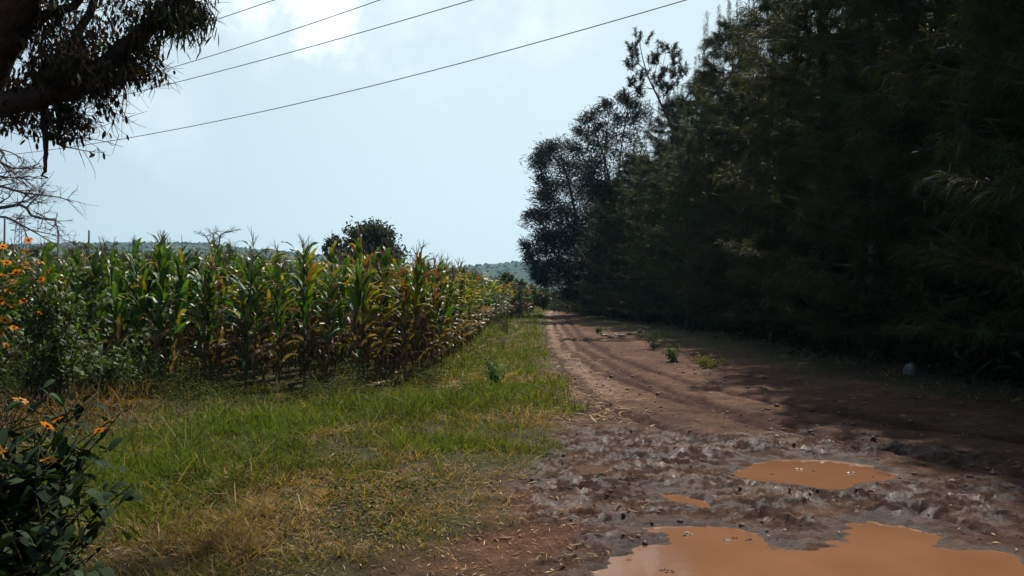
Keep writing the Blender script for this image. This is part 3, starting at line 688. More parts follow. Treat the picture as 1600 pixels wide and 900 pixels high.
# ------------------------------------------------------------------ trees
BARK = np.array([.085, .065, .052])
def conifer(label, seed, H=14, R=3.0, zb=1.0, nb=80, sub=13, strands=26, wid=.022, sl=.26, leaves=(.013, .019, .008), rise=.5, taper=.75, group='casuarina trees along the right of the track', loc=(0, 0, 0), wispy=True, name='casuarina_tree', clump=False, droop=.5):
    r = np.random.default_rng(seed); t = thing(name, label, 'tree', loc, 0, group)
    tk = G(); zz = np.linspace(0, H, 12); tr = np.stack([np.cumsum(r.normal(0, .05, 12)), np.cumsum(r.normal(0, .05, 12)), zz], 1)
    tr[:, :2] -= tr[0, :2]
    add_tube(tk, tr, np.interp(zz, [0, 1, H], [.2, .17, .012]), BARK, 8)
    br = G(); P = []; D = []
    for i in range(nb):
        u = ((i+.5)/nb)**1.12; z = zb+(H-zb-.3)*u; a_ = i*2.399+r.normal(0, .3)
        L_ = R*(1-u**1.5)**taper*r.uniform(.6, 1.15)+.25; b = np.array([np.interp(z, zz, tr[:, 0]), np.interp(z, zz, tr[:, 1]), z])
        ri = rise*(.4+1.0*u)+r.normal(0, .12)
        e = b+np.array([math.cos(a_)*L_, math.sin(a_)*L_, L_*ri]); c = curve(b, e, sag=-.12*L_, n=6, wob=.05, r=r)
        add_tube(br, c, np.linspace(.035*(1-u)+.012, .005, 6), BARK*.9, 4)
        for k in range(sub):
            j = r.uniform(.25, 1.0)*5; i0 = min(int(j), 4); q_ = c[i0]*(1-(j-i0))+c[i0+1]*(j-i0)
            d = nrm(np.array([math.cos(a_)+r.normal(0, .8), math.sin(a_)+r.normal(0, .8), r.uniform(-.1, 1.0)])); l2 = r.uniform(.3, .9)*(1-.4*u)
            if clump:
                pts = q_+d*l2+r.normal(0, .17, (strands, 3)); P.append(pts); D.append(r.normal(0, 1, (strands, 3))+[0, 0, .4])
            else:
                tt = r.random(strands)[:, None]; P.append(q_+d*l2*tt+r.normal(0, .02, (strands, 3))); D.append(d+r.normal(0, .5, (strands, 3)))
            add_tube(br, np.stack([q_, q_+d*l2*.55, q_+d*l2]), [.008, .006, .003], BARK*.8, 3)
        if u > .3 and r.random() < .75:      # upright side leaders
            hl = r.uniform(.8, 2.1); b0 = c[int(r.integers(2, 6))]; add_tube(br, [b0, b0+[0, 0, hl*.5], b0+[r.normal(0, .08), r.normal(0, .08), hl]], [.012, .008, .003], BARK*.8, 3)
            n_ = 190; tt = r.random(n_)[:, None]**.8; P.append(b0+np.array([0, 0, hl])*tt+r.normal(0, .06, (n_, 3))*(1.2-tt)); D.append(np.array([0, 0, 1.1])+r.normal(0, .5, (n_, 3)))
    # vertical leader sprays at the top
    tip = tr[-1]; n_ = 160; tt = r.random(n_)[:, None]; P.append(tip-[0, 0, 1.4]+np.array([0, 0, 1.6])*tt); D.append(np.array([0, 0, 1.2])+r.normal(0, .55, (n_, 3)))
    P = np.concatenate(P); D = np.concatenate(D); m = len(P)
    col = np.array(leaves)*r.uniform(.5, 1.7, (m, 1))+np.array([.02, .012, 0])*(r.random((m, 1)) < .12)
    Ls = sl*r.uniform(.5, 1.4, m)
    V, Qb, cc = blades(P, D, Ls, wid*r.uniform(.6, 1.4, m), r.uniform(0, droop*2, m), 2, PROF_LEAF, col, r=r)
    tk.build('trunk', M['bark'], t, smooth=True); br.build('branches', M['bark'], t)
    cr_ = G(); cr_.add(V, Qb, cc); cr_.build('crown', M['needle'], t)
    return t
pr_ = [conifer('', 40+i, H=14+.6*i, R=3.0+.2*i, zb=.8, rise=.45, wid=.015, nb=120, sub=15, strands=60, sl=.22, leaves=[(.029, .043, .014), (.024, .035, .013), (.038, .043, .015)][i]) for i in range(3)]
used = [False]*3
# (x, y, height, radius scale, label)
row1 = [
 (8.6, -9, 14, 1.2, None), (8.9, -5.5, 15, 1.2, None), (9.3, -2, 14, 1.2, None), (9.0, 1.6, 15, 1.2, None), (9.6, 5.0, 15, 1.15, None),
 (9.0, 8.2, 14.5, 1.15, 'nearest dark casuarina at the right edge of the view, crown down to the ground'),
 (9.3, 11.5, 15, 1.15, 'dark casuarina behind the nearest one, above the shaded bank'),
 (9.2, 15, 15, 1.1, 'third dark casuarina from the right edge, pale rock lying before it'),
 (9.2, 18.6, 14.5, 1.1, 'dark casuarina whose crown top leaves the picture left of the blackest trees'),
 (9.3, 22.5, 14.0, 1.05, 'casuarina with feathery spires reaching the top of the picture'),
 (9.5, 27, 13.2, 1.0, 'casuarina with a row of thin upright spires against the sky'),
 (9.6, 31.5, 13.4, 1.0, 'dull green casuarina right of the tall sparse one'),
 (9.3, 36, 12.6, 1.0, 'dull green casuarina directly under the tall sparse leader'),
 (8.8, 41, 12.6, 1.0, 'brownish green casuarina left of the tall sparse leader'),
 (7.9, 46, 10.5, .95, 'low casuarina between the open crowned tree and the tall sparse leader'),
 (7.0, 52, 9.8, .9, 'low dark casuarina at the foot of the open crowned tree')]
k = 0
for (x, y, h_, rs, lab) in row1:
    i = k % 3; k += 1; H0 = 14+.6*i; sc = (rs, rs, h_/H0)
    lab = lab or 'dark casuarina tree of the row continuing beside the viewer'
    if not used[i]:
        o = pr_[i]; o.location = (x, y, 0); o.rotation_euler = (0, 0, k*2.1); o.scale = sc; o['label'] = lab; used[i] = True
    else: dup(pr_[i], (x, y, 0), k*2.1, sc, lab)
for rowx, st_, n_ in ((12.4, -6, 17), (15.8, -2, 15), (19.5, 6, 10)):
    for j in range(n_):
        y = st_+j*3.9+rng.uniform(-.7, .7); x = rowx+rng.uniform(-.6, .6)-max(0, y-42)*.12; i = int(rng.integers(3)); h_ = rng.uniform(12.5, 14.5)*(1 if y > 20 else 1.05)
        if y > 24: h_ *= .92
        dup(pr_[i], (x, y, 0), rng.uniform(0, 6), (1.15, 1.15, h_/(14+.6*i)), 'dark casuarina tree filling the shade behind the front row', 'casuarina trees deeper in the shade')
r = np.random.default_rng(15); m = 60000
y = r.uniform(6, 90, m); x = 9.7+r.normal(0, .8, m)-np.maximum(0, y-42)*.10; z = r.random(m)**1.3*(1.2+1.6*fbm(x*.5, y*.5, 3))
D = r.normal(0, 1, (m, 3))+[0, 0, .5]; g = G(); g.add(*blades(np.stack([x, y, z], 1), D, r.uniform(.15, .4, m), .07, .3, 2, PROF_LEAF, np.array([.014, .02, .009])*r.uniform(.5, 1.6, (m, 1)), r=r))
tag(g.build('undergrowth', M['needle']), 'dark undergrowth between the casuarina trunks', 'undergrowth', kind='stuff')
# tall sparse leader
def sparse_leader():
    r = np.random.default_rng(8); d0 = 35.5; base = np.array([8.4, d0, 0])
    t = thing('casuarina_tree', 'tall sparse casuarina leader with forked bare stem and tufts above the others', 'tree', base, 0, 'casuarina trees along the right of the track')
    g = G(); P = []; D = []
    pts = [base, at(1075, 400, d0), at(1058, 230, d0), at(1035, 165, d0), at(1012, 115, d0), at(999, 62, d0)]
    stem = poly(pts, 18); add_tube(g, stem-base, np.linspace(.11, .012, 18), BARK, 6)
    ends = [(1045, 66, 11), (1058, 96, 13), (985, 105, 14), (990, 88, 14), (1002, 62, 16), (1012, 90, 12), (1030, 90, 12), (1063, 120, 11), (980, 125, 12), (1000, 125, 12), (1025, 120, 11), (1050, 135, 9), (985, 75, 14), (1062, 78, 12), (1072, 105, 10), (1040, 110, 10), (996, 140, 9), (1070, 160, 8), (1035, 140, 9), (970, 150, 8)]
    for (px, py, ii) in ends:
        e = at(px, py, d0+r.normal(0, .4)); c = curve(stem[ii], e, sag=-.15, n=5, wob=.06, r=r); add_tube(g, c-base, np.linspace(.022, .006, 5), BARK, 4)
        for w_ in range(5):
            q_ = c[3]*.5+c[4]*.5+r.normal(0, .13, 3); n_ = 100; tt = r.random(n_)[:, None]; d = nrm(np.array([r.normal(0, .5), r.normal(0, .5), .9]))
            P.append(q_-base+d*.45*tt); D.append(d+r.normal(0, .6, (n_, 3)))
    P = np.concatenate(P); D = np.concatenate(D); m = len(P)
    V, Qb, cc = blades(P, D, .22*r.uniform(.5, 1.4, m), .024, .2, 2, PROF_LEAF, np.array([.022, .032, .018])*r.uniform(.6, 1.6, (m, 1)), r=r)
    g.build('trunk', M['bark'], t, smooth=True); c_ = G(); c_.add(V, Qb, cc); c_.build('crown', M['needle'], t)
sparse_leader()
# open crowned and tiered trees where the track bends
def clump_tree(name, label, base, limbs, clumps, seed, leafcol, ls=.14, n_per=260, mat='needle', trunk=.16, cat='tree', group=None, spread=.42, lw=.45, flat=.75, out=0.0):
    """limbs: list of world polylines (first is the trunk); clumps: (point, radius)"""
    r = np.random.default_rng(seed); base = np.array(base, float); t = thing(name, label, cat, base, 0, group)
    g = G(); anchors = []
    for i, pl in enumerate(limbs):
        c = poly(pl, 14); anchors.append(c); add_tube(g, c-base, np.linspace(trunk*(1 if i == 0 else .5), trunk*.15, 14), BARK, 7 if i == 0 else 5)
    anchors = np.concatenate(anchors); P = []; D = []
    for (c0, rad) in clumps:
        c0 = np.array(c0); j = np.argmin(np.linalg.norm(anchors-c0-[0, 0, -rad*.8], axis=1)+(anchors[:, 2] > c0[2]+.3)*3)
        c = curve(anchors[j], c0, sag=-.1*rad, n=6, wob=.06, r=r); add_tube(g, c-base, np.linspace(.03, .008, 6)*max(1, trunk*4), BARK, 4)
        ns = max(3, int(6*rad/.6))
        for s_ in range(ns):
            cc0 = c0+r.normal(0, rad*.42, 3)*[1, 1, flat]; add_tube(g, curve(c[4], cc0, n=3, r=r)-base, [.01, .007, .004], BARK, 3)
            n_ = int(n_per/ns*rad/.6); P.append(cc0-base+r.normal(0, rad*spread*.62, (n_, 3))*[1, 1, flat]); od = nrm((c0-base)*[1, 1, 0]+1e-6)*out; D.append(r.normal(0, 1, (n_, 3))*(1-.45*out)+od+[0, 0, .25+.5*out])
    P = np.concatenate(P); D = np.concatenate(D); m = len(P); L_ = ls*r.uniform(.5, 1.5, m)
    V, Qb, cc = blades(P, D, L_, L_*lw, r.uniform(0, .5, m), 2, PROF_LEAF, np.array(leafcol)*r.uniform(.5, 1.6, (m, 1)), r=r)
    g.build('trunk', M['bark'], t, smooth=True); c_ = G(); c_.add(V, Qb, cc); c_.build('crown', M[mat], t)
    return t
def from_px(L_, d, r, jit=.8):
    return [(at(px, py, d+r.normal(0, jit)), rad*d/FPX) for (px, py, rad) in L_]
r = np.random.default_rng(77)
d = 60.0
cl = [(850, 238, 14), (868, 232, 13), (885, 232, 14), (842, 255, 13), (862, 258, 17), (885, 258, 19), (905, 262, 18), (848, 283, 12), (868, 290, 18), (895, 290, 22), (862, 318, 16), (890, 325, 24), (912, 300, 20), (838, 345, 12), (855, 340, 14), (830, 338, 8), (878, 350, 22), (905, 350, 24), (824, 388, 9), (840, 392, 13), (858, 380, 16), (880, 385, 24), (838, 415, 11), (855, 412, 15), (828, 402, 8), (875, 415, 22), (900, 400, 26), (845, 432, 10), (862, 438, 13), (885, 440, 18), (905, 435, 24), (920, 400, 26), (925, 350, 26), (930, 300, 20), (910, 455, 18), (890, 460, 12), (850, 445, 7)]
base = [5.6, d, 0]
clump_tree('ironwood_tree', 'dark tiered tree at the bend, branches reaching left over the track', base, [[base, at(905, 380, d), at(890, 290, d), at(872, 238, d)], [at(903, 400, d), at(870, 395, d), at(835, 392, d)], [at(900, 360, d), at(865, 345, d), at(836, 343, d)], [at(905, 420, d), at(870, 425, d), at(846, 432, d)]],
           from_px([(a_+r.uniform(-4, 4), b_+r.uniform(-5, 5), c_*r.uniform(.8, 1.25)) for a_, b_, c_ in cl+[(915, 330, 24), (918, 275, 18), (900, 375, 24), (915, 425, 26), (860, 300, 12), (850, 365, 12)]], d, r, 1.0), 5, (.014, .020, .012), ls=.42, n_per=560, trunk=.2, spread=.8, lw=.13, flat=.8, out=.7)
d = 52.0
cl = [(915, 188, 12), (928, 178, 10), (905, 205, 10), (938, 200, 12), (920, 212, 13), (905, 232, 10), (930, 232, 14), (948, 225, 13), (955, 168, 10), (945, 162, 8), (965, 185, 12), (978, 158, 12), (970, 150, 8), (990, 165, 12), (985, 185, 14), (940, 255, 16), (925, 265, 16), (960, 210, 14), (962, 240, 18), (985, 215, 18), (990, 250, 20), (950, 285, 22), (930, 300, 18), (975, 285, 24), (1000, 180, 14), (960, 330, 26), (990, 330, 26), (940, 360, 24), (960, 400, 26), (1000, 380, 26), (925, 400, 22), (940, 440, 22), (970, 440, 24)]
base = [7.4, d, 0]
clump_tree('eucalyptus_tree', 'open crowned tree with airy leaf clumps, right of the tiered tree', base, [[base, at(965, 380, d), at(950, 270, d), at(925, 190, d)], [at(960, 340, d), at(970, 240, d), at(982, 165, d)], [at(962, 360, d), at(945, 260, d), at(952, 175, d)]],
           from_px(cl, d, r, .9), 6, (.014, .019, .012), ls=.36, n_per=430, trunk=.17, spread=.8, lw=.14, flat=.8, out=.5)
# trees past the bend on the right, closing the row
for j, (x, y, h_) in enumerate([(8.3, 64, 11), (9.5, 71, 11), (11.8, 80, 11), (12.5, 60, 12), (14.5, 70, 12), (9.9, 57, 12), (14, 88, 11), (17, 82, 12)]):
    dup(pr_[j % 3], (x, y, 0), j*1.7, (1.1, 1.1, h_/(14+.6*(j % 3))), 'dark casuarina tree beyond the bend of the track', 'casuarina trees beyond the bend')

# round dark trees behind the maize
def rnd_clumps(r, cx, cy_, cz, rx, ry, rz_, n_, rad):
    out = []
    while len(out) < n_:
        p_ = r.uniform(-1, 1, 3)
        if .25 < np.linalg.norm(p_) < 1 and p_[2] > -.75: out.append((np.array([cx+p_[0]*rx, cy_+p_[1]*ry, cz+p_[2]*rz_]), rad*r.uniform(.7, 1.2)))
    return out
def round_tree(name, label, px, top, wid_px, d, seed, col, n_=34, ls=.2, per=300, base_z=1.8, group=None, lw=.5, mat='needle'):
    r = np.random.default_rng(seed); x = (px-800)/FPX*d; H = CAMZ+(HOR-top)/FPX*d; rx = wid_px/2/FPX*d; cz = (H+base_z)/2; rz_ = (H-base_z)/2
    b = [x, d, 0]; cl = rnd_clumps(r, x, d, cz, rx*.85, rx*.8, rz_*.85, n_, rx*.30)
    limbs = [[b, [x+.1, d, base_z*.6], [x-.1, d, cz]]]+[[[x, d, base_z*.7], [x+math.cos(a_)*rx*.4, d+math.sin(a_)*rx*.4, cz-.1*rz_], [x+math.cos(a_)*rx*.7, d+math.sin(a_)*rx*.7, cz+.3*rz_]] for a_ in (0.3, 1.6, 2.9, 4.2, 5.3)]
    return clump_tree(name, label, b, limbs, cl, seed, col, ls=ls, n_per=per, trunk=max(.07, rx*.07), group=group, spread=.9, lw=lw, mat=mat)
round_tree('broadleaf_tree', 'large round dark tree standing beyond the maize', 583, 350, 92, 58, 21, (.026, .038, .018), n_=75, ls=.26, per=420)
round_tree('broadleaf_tree', 'small round tree left of the large round dark tree', 520, 352, 38, 58, 22, (.028, .04, .02), n_=26, ls=.22, per=300)
round_tree('broadleaf_tree', 'small dark bushy tree above the maize near the left edge', 108, 353, 26, 46, 23, (.03, .045, .02), n_=16, ls=.2, per=170)
round_tree('shrub', 'low bush beside the small bushy tree near the left edge', 132, 364, 24, 47, 24, (.035, .05, .022), n_=14, ls=.2, per=160, base_z=1)
for j, (px, top, w_, d_) in enumerate([(60, 372, 46, 70), (20, 370, 50, 66), (88, 374, 30, 74), (160, 376, 34, 76), (190, 378, 30, 82), (-20, 366, 60, 60), (120, 374, 40, 80), (225, 381, 26, 90)]):
    round_tree('shrub', 'bushy tree in the far hedge line above the maize at the left', px, top, w_, d_, 50+j, (.035, .055, .022), n_=22, ls=.28, per=220, base_z=.6, group='bushes of the far hedge line')
ends = [('shrub', 'bright green leafy bush where the maize ends by the track', 788, 424, 40, 62, (.035, .075, .018)), ('shrub', 'rounded green bush beside the bright leafy bush', 812, 436, 30, 64, (.04, .08, .02)),
        ('shrub', 'olive shrub at the far end of the verge', 832, 446, 34, 70, (.06, .07, .02)), ('shrub', 'small shrub nearest the bend of the track', 848, 452, 26, 76, (.05, .065, .022)), ('shrub', 'brownish bush between maize and bright bush', 752, 436, 46, 64, (.08, .075, .03)), ('shrub', 'low green shrub behind the olive shrub', 822, 440, 30, 82, (.04, .07, .025))]
for j, (nm, lab, px, top, w_, d_, c_) in enumerate(ends):
    round_tree(nm, lab, px, top, w_, d_, 70+j, c_, n_=26, ls=.24, per=260, base_z=.3, group='shrubs at the far end of the field', mat='leaf')
# pale grass tuft at the vanishing point
r = np.random.default_rng(3); g = G(); m = 1400
x = 5.0+r.normal(0, 1.0, m); y = 88+r.normal(0, 1.4, m)
V, Qb, cc = blades(np.stack([x, y, 0*x], 1), np.stack([r.normal(0, .3, m), r.normal(0, .3, m), np.ones(m)], 1), r.uniform(.9, 2.0, m), .05, .35, 3, PROF_GRASS, np.array([.26, .22, .08])*r.uniform(.6, 1.2, (m, 1)), r=r); g.add(V, Qb, cc)
tag(g.build('tall_grass', M['grass']), 'pale yellow tall grass where the track disappears', 'tall grass', kind='stuff')
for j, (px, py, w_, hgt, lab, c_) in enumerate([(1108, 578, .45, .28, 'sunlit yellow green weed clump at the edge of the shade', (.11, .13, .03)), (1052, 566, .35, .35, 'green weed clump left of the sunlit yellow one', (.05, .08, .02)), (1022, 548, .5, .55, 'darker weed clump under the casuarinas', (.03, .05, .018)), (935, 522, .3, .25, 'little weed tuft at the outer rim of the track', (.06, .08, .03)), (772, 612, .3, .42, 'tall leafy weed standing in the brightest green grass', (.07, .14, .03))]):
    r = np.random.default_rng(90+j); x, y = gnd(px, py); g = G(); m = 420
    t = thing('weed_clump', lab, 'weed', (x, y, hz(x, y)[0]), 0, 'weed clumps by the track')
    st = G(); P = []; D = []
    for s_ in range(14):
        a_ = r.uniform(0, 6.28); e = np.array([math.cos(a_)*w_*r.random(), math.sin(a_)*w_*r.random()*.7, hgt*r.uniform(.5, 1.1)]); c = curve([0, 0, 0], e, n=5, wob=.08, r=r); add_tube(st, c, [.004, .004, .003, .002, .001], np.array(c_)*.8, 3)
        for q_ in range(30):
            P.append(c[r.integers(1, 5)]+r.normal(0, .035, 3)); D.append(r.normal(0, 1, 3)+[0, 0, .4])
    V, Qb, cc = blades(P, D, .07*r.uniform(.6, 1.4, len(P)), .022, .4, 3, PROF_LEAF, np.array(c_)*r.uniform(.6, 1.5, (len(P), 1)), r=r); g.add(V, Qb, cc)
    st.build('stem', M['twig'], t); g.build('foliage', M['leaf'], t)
# thin young sapling on the verge
r = np.random.default_rng(4); x, y = gnd(792, 533); t = thing('sapling', 'thin dark sapling standing alone on the grassy verge', 'sapling', (x, y, 0))
st = G(); P = []; D = []; add_tube(st, curve([0, 0, 0], [.05, 0, 1.15], n=6, r=r, wob=.03), np.linspace(.014, .004, 6), [.07, .05, .035], 5)
for s_ in range(16):
    z = r.uniform(.2, 1.1); a_ = r.uniform(0, 6.28); e = np.array([math.cos(a_)*.28, math.sin(a_)*.28, z+.22]); c = curve([0, 0, z], e, n=4, r=r, wob=.1); add_tube(st, c, [.005, .004, .003, .002], [.07, .05, .035], 3)
    for q_ in range(16): P.append(c[r.integers(1, 4)]+r.normal(0, .04, 3)); D.append(r.normal(0, 1, 3))
V, Qb, cc = blades(P, D, .07, .03, .3, 2, PROF_LEAF, np.array([.05, .07, .025])*r.uniform(.6, 1.3, (len(P), 1)), r=r); st.build('stem', M['twig'], t); g = G(); g.add(V, Qb, cc); g.build('foliage', M['leaf'], t)

# bare trees
def bare_tree(name, label, base, limbs, seed, levels=4, r0=.08, spread=.55, shrink=.66, group=None, seg=.9, cat='bare tree', col=(.10, .085, .085), flat=.6, nk=4):
    r = np.random.default_rng(seed); base = np.array(base, float); t = thing(name, label, cat, base, 0, group); tk = G(); br = G()
    def grow(p_, d, L_, rad, lv):
        e = p_+d*L_; c = curve(p_, e, n=5, wob=.09, r=r); add_tube(br, c-base, np.linspace(rad, rad*.6, 5), col, 4 if lv > 1 else 3)
        if lv == 0: return
        for k in range(nk):
            j = r.integers(1, 5); nd = d+r.normal(0, spread, 3)*[1, 1, flat]; nd = nd/np.linalg.norm(nd); grow(c[j], nd, L_*shrink*r.uniform(.7, 1.2), rad*.55, lv-1)
    for i, (pl, rad, lv) in enumerate(limbs):
        c = poly(pl, 10); add_tube(tk if i == 0 else br, c-base, np.linspace(rad, rad*.45, 10), col, 7)
        if lv is None: continue
        for j in range(3, 10):
            d = nrm(c[min(j, 9)]-c[j-1]); nd = d+r.normal(0, spread, 3)*[1, 1, flat]; grow(c[j], nd/np.linalg.norm(nd), seg*r.uniform(.7, 1.2), rad*.4, lv)
    tk.build('trunk', M['bark'], t, smooth=True); br.build('branches', M['twig'], t)
    return t
d = 18.0
b = [-14.6, d, 0]
bare_tree('bare_tree', 'leafless thorny tree reaching in from the left edge', b, [([b, [-14.7, d, 2], [-14.4, d, 3.2]], .14, None),
  ([[-14.5, d, 2.8], at(-60, 335, d), at(0, 325, d), at(35, 320, d), at(50, 338, d), at(84, 343, d)], .055, 2),
  ([[-14.5, d, 3.0], at(-60, 310, d), at(-10, 290, d), at(30, 300, d), at(68, 305, d)], .045, 2),
  ([[-14.4, d, 3.2], at(-70, 270, d), at(-20, 245, d), at(15, 262, d), at(40, 262, d)], .045, 2),
  ([[-14.5, d, 2.6], at(-50, 350, d), at(0, 338, d), at(30, 350, d), at(58, 365, d)], .04, 2),
  ([[-14.5, d, 3.1], at(-60, 290, d), at(-15, 275, d), at(20, 278, d), at(42, 275, d)], .04, 2),
  ([[-14.4, d, 3.2], at(-80, 240, d), at(-40, 215, d), at(-15, 222, d), at(5, 240, d)], .045, 2)], 31, seg=.55, spread=.75, flat=.8)
d = 44.0; x = (335-800)/FPX*d; b = [x, d, 0]
bare_tree('bare_tree', 'flat topped leafless tree rising above the middle of the maize', b, [([b, [x+.1, d, 2.2], [x, d, 3.6]], .12, None),
  ([[x, d, 3.0], at(330, 385, d), at(318, 366, d)], .05, 2), ([[x, d, 3.2], at(342, 380, d), at(345, 366, d), at(360, 362, d)], .05, 2), ([[x, d, 3.2], at(335, 380, d), at(332, 364, d)], .04, 2)], 33, seg=.45, spread=.9, flat=.35)

# ------------------------------------------------------------------ eucalyptus overhead at the left
def eucalyptus():
    r = np.random.default_rng(9); d = 6.0; base = np.array([-5.0, 6.1, 0.0])
    t = thing('eucalyptus_tree', 'big eucalyptus leaning in at the upper left with thick dark limbs', 'tree', base)
    col = np.array([.075, .05, .045]); tk = G(); limbs = []
    def limb(g, pts, r0, r1, n=18, sides=9):
        c = poly(pts, n); c = c+r.normal(0, .012, c.shape); add_tube(g, c-base, np.linspace(r0, r1, n), col, sides); limbs.append(c); return c
    limb(tk, [base, [-5.05, 6.1, 1.2], [-5.0, 6.0, 2.3], at(-75, 190, 5.9), at(-10, 50, 5.7), at(50, -90, 5.5), at(130, -300, 5.6)], .30, .15, 26, 12)
    tk.build('trunk', M['bark'], t, smooth=True)
    br = G()
    limb(br, [[-5.0, 6.0, 2.5], at(-60, 168, 5.9), at(0, 160, 5.8), at(60, 148, 5.8), at(130, 128, 5.9), at(195, 78, 6.0), at(232, 38, 6.1), at(272, -8, 6.2), at(330, -90, 6.3), at(400, -200, 6.5)], .115, .034, 28)
    limb(br, [at(70, 150, 5.85), at(110, 138, 5.8), at(150, 128, 5.7), at(186, 122, 5.6)], .07, .028, 9)
    limb(br, [at(50, 148, 5.85), at(80, 100, 5.9), at(120, 50, 6.0), at(150, -20, 6.1), at(200, -120, 6.2)], .05, .02, 12)
    limb(br, [at(10, 60, 5.7), at(50, 30, 5.8), at(110, 5, 5.9), at(170, -60, 6)], .06, .02, 10)
    limb(br, [at(62, 155, 5.85), at(64, 190, 5.83), at(68, 225, 5.8), at(70, 245, 5.8), at(73, 272, 5.8)], .028, .012, 10)      # dead hanging stub
    limb(br, [at(70, 262, 5.8), at(67, 270, 5.8), at(69, 277, 5.79)], .014, .008, 4)
    limb(br, [at(88, 160, 5.85), at(90, 190, 5.83), at(94, 225, 5.8)], .03, .010, 6)
    limb(br, [at(5, 150, 5.8), at(8, 180, 5.75)], .03, .01, 4)
    anc = np.concatenate(limbs[1:])
    OL = {'P': [], 'D': [], 'L': [], 'W': [], 'c': []}
    def twigs(cx, cy_, rx, ry, n_, leaf, kind, depth=.35, dd=5.9, lt=5, hang=.9):
        for _ in range(n_):
            a_ = r.uniform(0, 2*PI); u = math.sqrt(r.random()); e = at(cx+math.cos(a_)*u*rx, cy_+math.sin(a_)*u*ry, dd+r.normal(0, depth))
            j = np.argsort(np.linalg.norm(anc-e, axis=1))[r.integers(0, 3)]; s0 = anc[j]
            c = curve(s0, e, n=6, wob=.16, sag=.03, r=r); add_tube(br, c-base, np.linspace(.006, .0018, 6), col*.8, 3)
            for q_ in range(2):
                k = r.integers(2, 6); e2 = c[k]+r.normal(0, .1, 3)+[0, 0, -.05]; add_tube(br, curve(c[k], e2, n=4, wob=.2, r=r)-base, [.003, .0025, .002, .001], col*.8, 3)
            for q_ in range(leaf):
                k = r.uniform(2, 5); i0 = min(int(k), 4); p_ = c[i0]*(1-(k-i0))+c[i0+1]*(k-i0)+r.normal(0, .045, 3)
                OL['P'].append(p_-base); OL['D'].append([r.normal(0, .4), r.normal(0, .4), -hang+r.normal(0, .3)])
                if kind == 'long': L_, w_ = r.uniform(.07, .14), r.uniform(.012, .019); c0 = np.array([.05, .06, .022])
                elif kind == 'red': L_, w_ = r.uniform(.04, .08), r.uniform(.015, .022); c0 = np.array([.16, .075, .03]) if r.random() < .6 else np.array([.09, .08, .03])
                else: L_, w_ = r.uniform(.035, .065), r.uniform(.018, .03); c0 = np.array([.06, .035, .03]) if r.random() < .6 else np.array([.04, .045, .018])
                OL['L'].append(L_); OL['W'].append(w_); OL['c'].append(c0*r.uniform(.6, 1.4))
    twigs(105, 85, 85, 48, 150, 6, 'oval', .3)
    twigs(60, 120, 60, 34, 70, 6, 'oval', .25)
    twigs(150, 120, 60, 24, 110, 6, 'oval', .25)
    twigs(90, 190, 50, 26, 55, 7, 'oval', .2)
    twigs(30, 198, 28, 16, 16, 8, 'oval', .15)
    twigs(150, 175, 45, 28, 60, 2, 'oval', .2)
    twigs(170, 205, 30, 35, 9, 2, 'oval', .15)
    twigs(225, 88, 26, 32, 36, 7, 'red', .2, 6.0)
    twigs(235, 120, 35, 16, 40, 3, 'oval', .2, 6.0)
    twigs(262, 20, 34, 36, 42, 7, 'long', .25, 6.15)
    twigs(298, 28, 30, 42, 48, 8, 'long', .25, 6.2)
    twigs(322, 20, 18, 22, 16, 6, 'long', .15, 6.2)
    twigs(140, 10, 110, 25, 80, 5, 'oval', .3, 5.9)
    twigs(60, 40, 50, 40, 34, 6, 'oval', .3, 5.8)
    limb(br, [at(50, -90, 5.5), [-3.0, 6.4, 5.6], [-2.2, 7.6, 6.6], [-1.0, 8.6, 7.2], [.4, 9.2, 7.6]], .09, .02, 16)
    anc = np.concatenate(limbs[1:])
    # crown above the frame
    for k in range(36):
        cx, cy2, cz = r.uniform(-6.5, -.2), r.uniform(5.0, 8.8), r.uniform(5.2, 7.6)
        if k > 22 and k % 2: cx, cy2, cz = r.uniform(-3.6, .9), r.uniform(7.6, 9.6), r.uniform(6.3, 7.8)
        if CAMZ+(HOR+60)/FPX*cy2 > cz-.7: cz = CAMZ+(HOR+60)/FPX*cy2+1.0
        j = np.argmin(np.linalg.norm(anc-[cx, cy2, cz], axis=1)); c = curve(anc[j], [cx, cy2, cz], n=7, wob=.07, r=r); add_tube(br, c-base, np.linspace(.04, .01, 7), col, 5)
        for w_ in range(26):
            e = np.array([cx, cy2, cz])+r.normal(0, .38, 3); c2 = curve(c[r.integers(3, 7)], e, n=4, wob=.1, r=r); add_tube(br, c2-base, [.006, .004, .003, .002], col*.8, 3)
            for q_ in range(10):
                OL['P'].append(e-base+r.normal(0, .1, 3)); OL['D'].append([r.normal(0, .4), r.normal(0, .4), -.8]); OL['L'].append(r.uniform(.08, .14)); OL['W'].append(.02); OL['c'].append(np.array([.05, .06, .022])*r.uniform(.6, 1.4))
    br.build('branches', M['bark'], t, smooth=True)
    lf = G(); V, Qb, cc = blades(OL['P'], OL['D'], np.array(OL['L']), np.array(OL['W']), .1, 4, PROF_LEAF, np.array(OL['c']), r=r); lf.add(V, Qb, cc); lf.build('crown', M['eucleaf'], t)
eucalyptus()

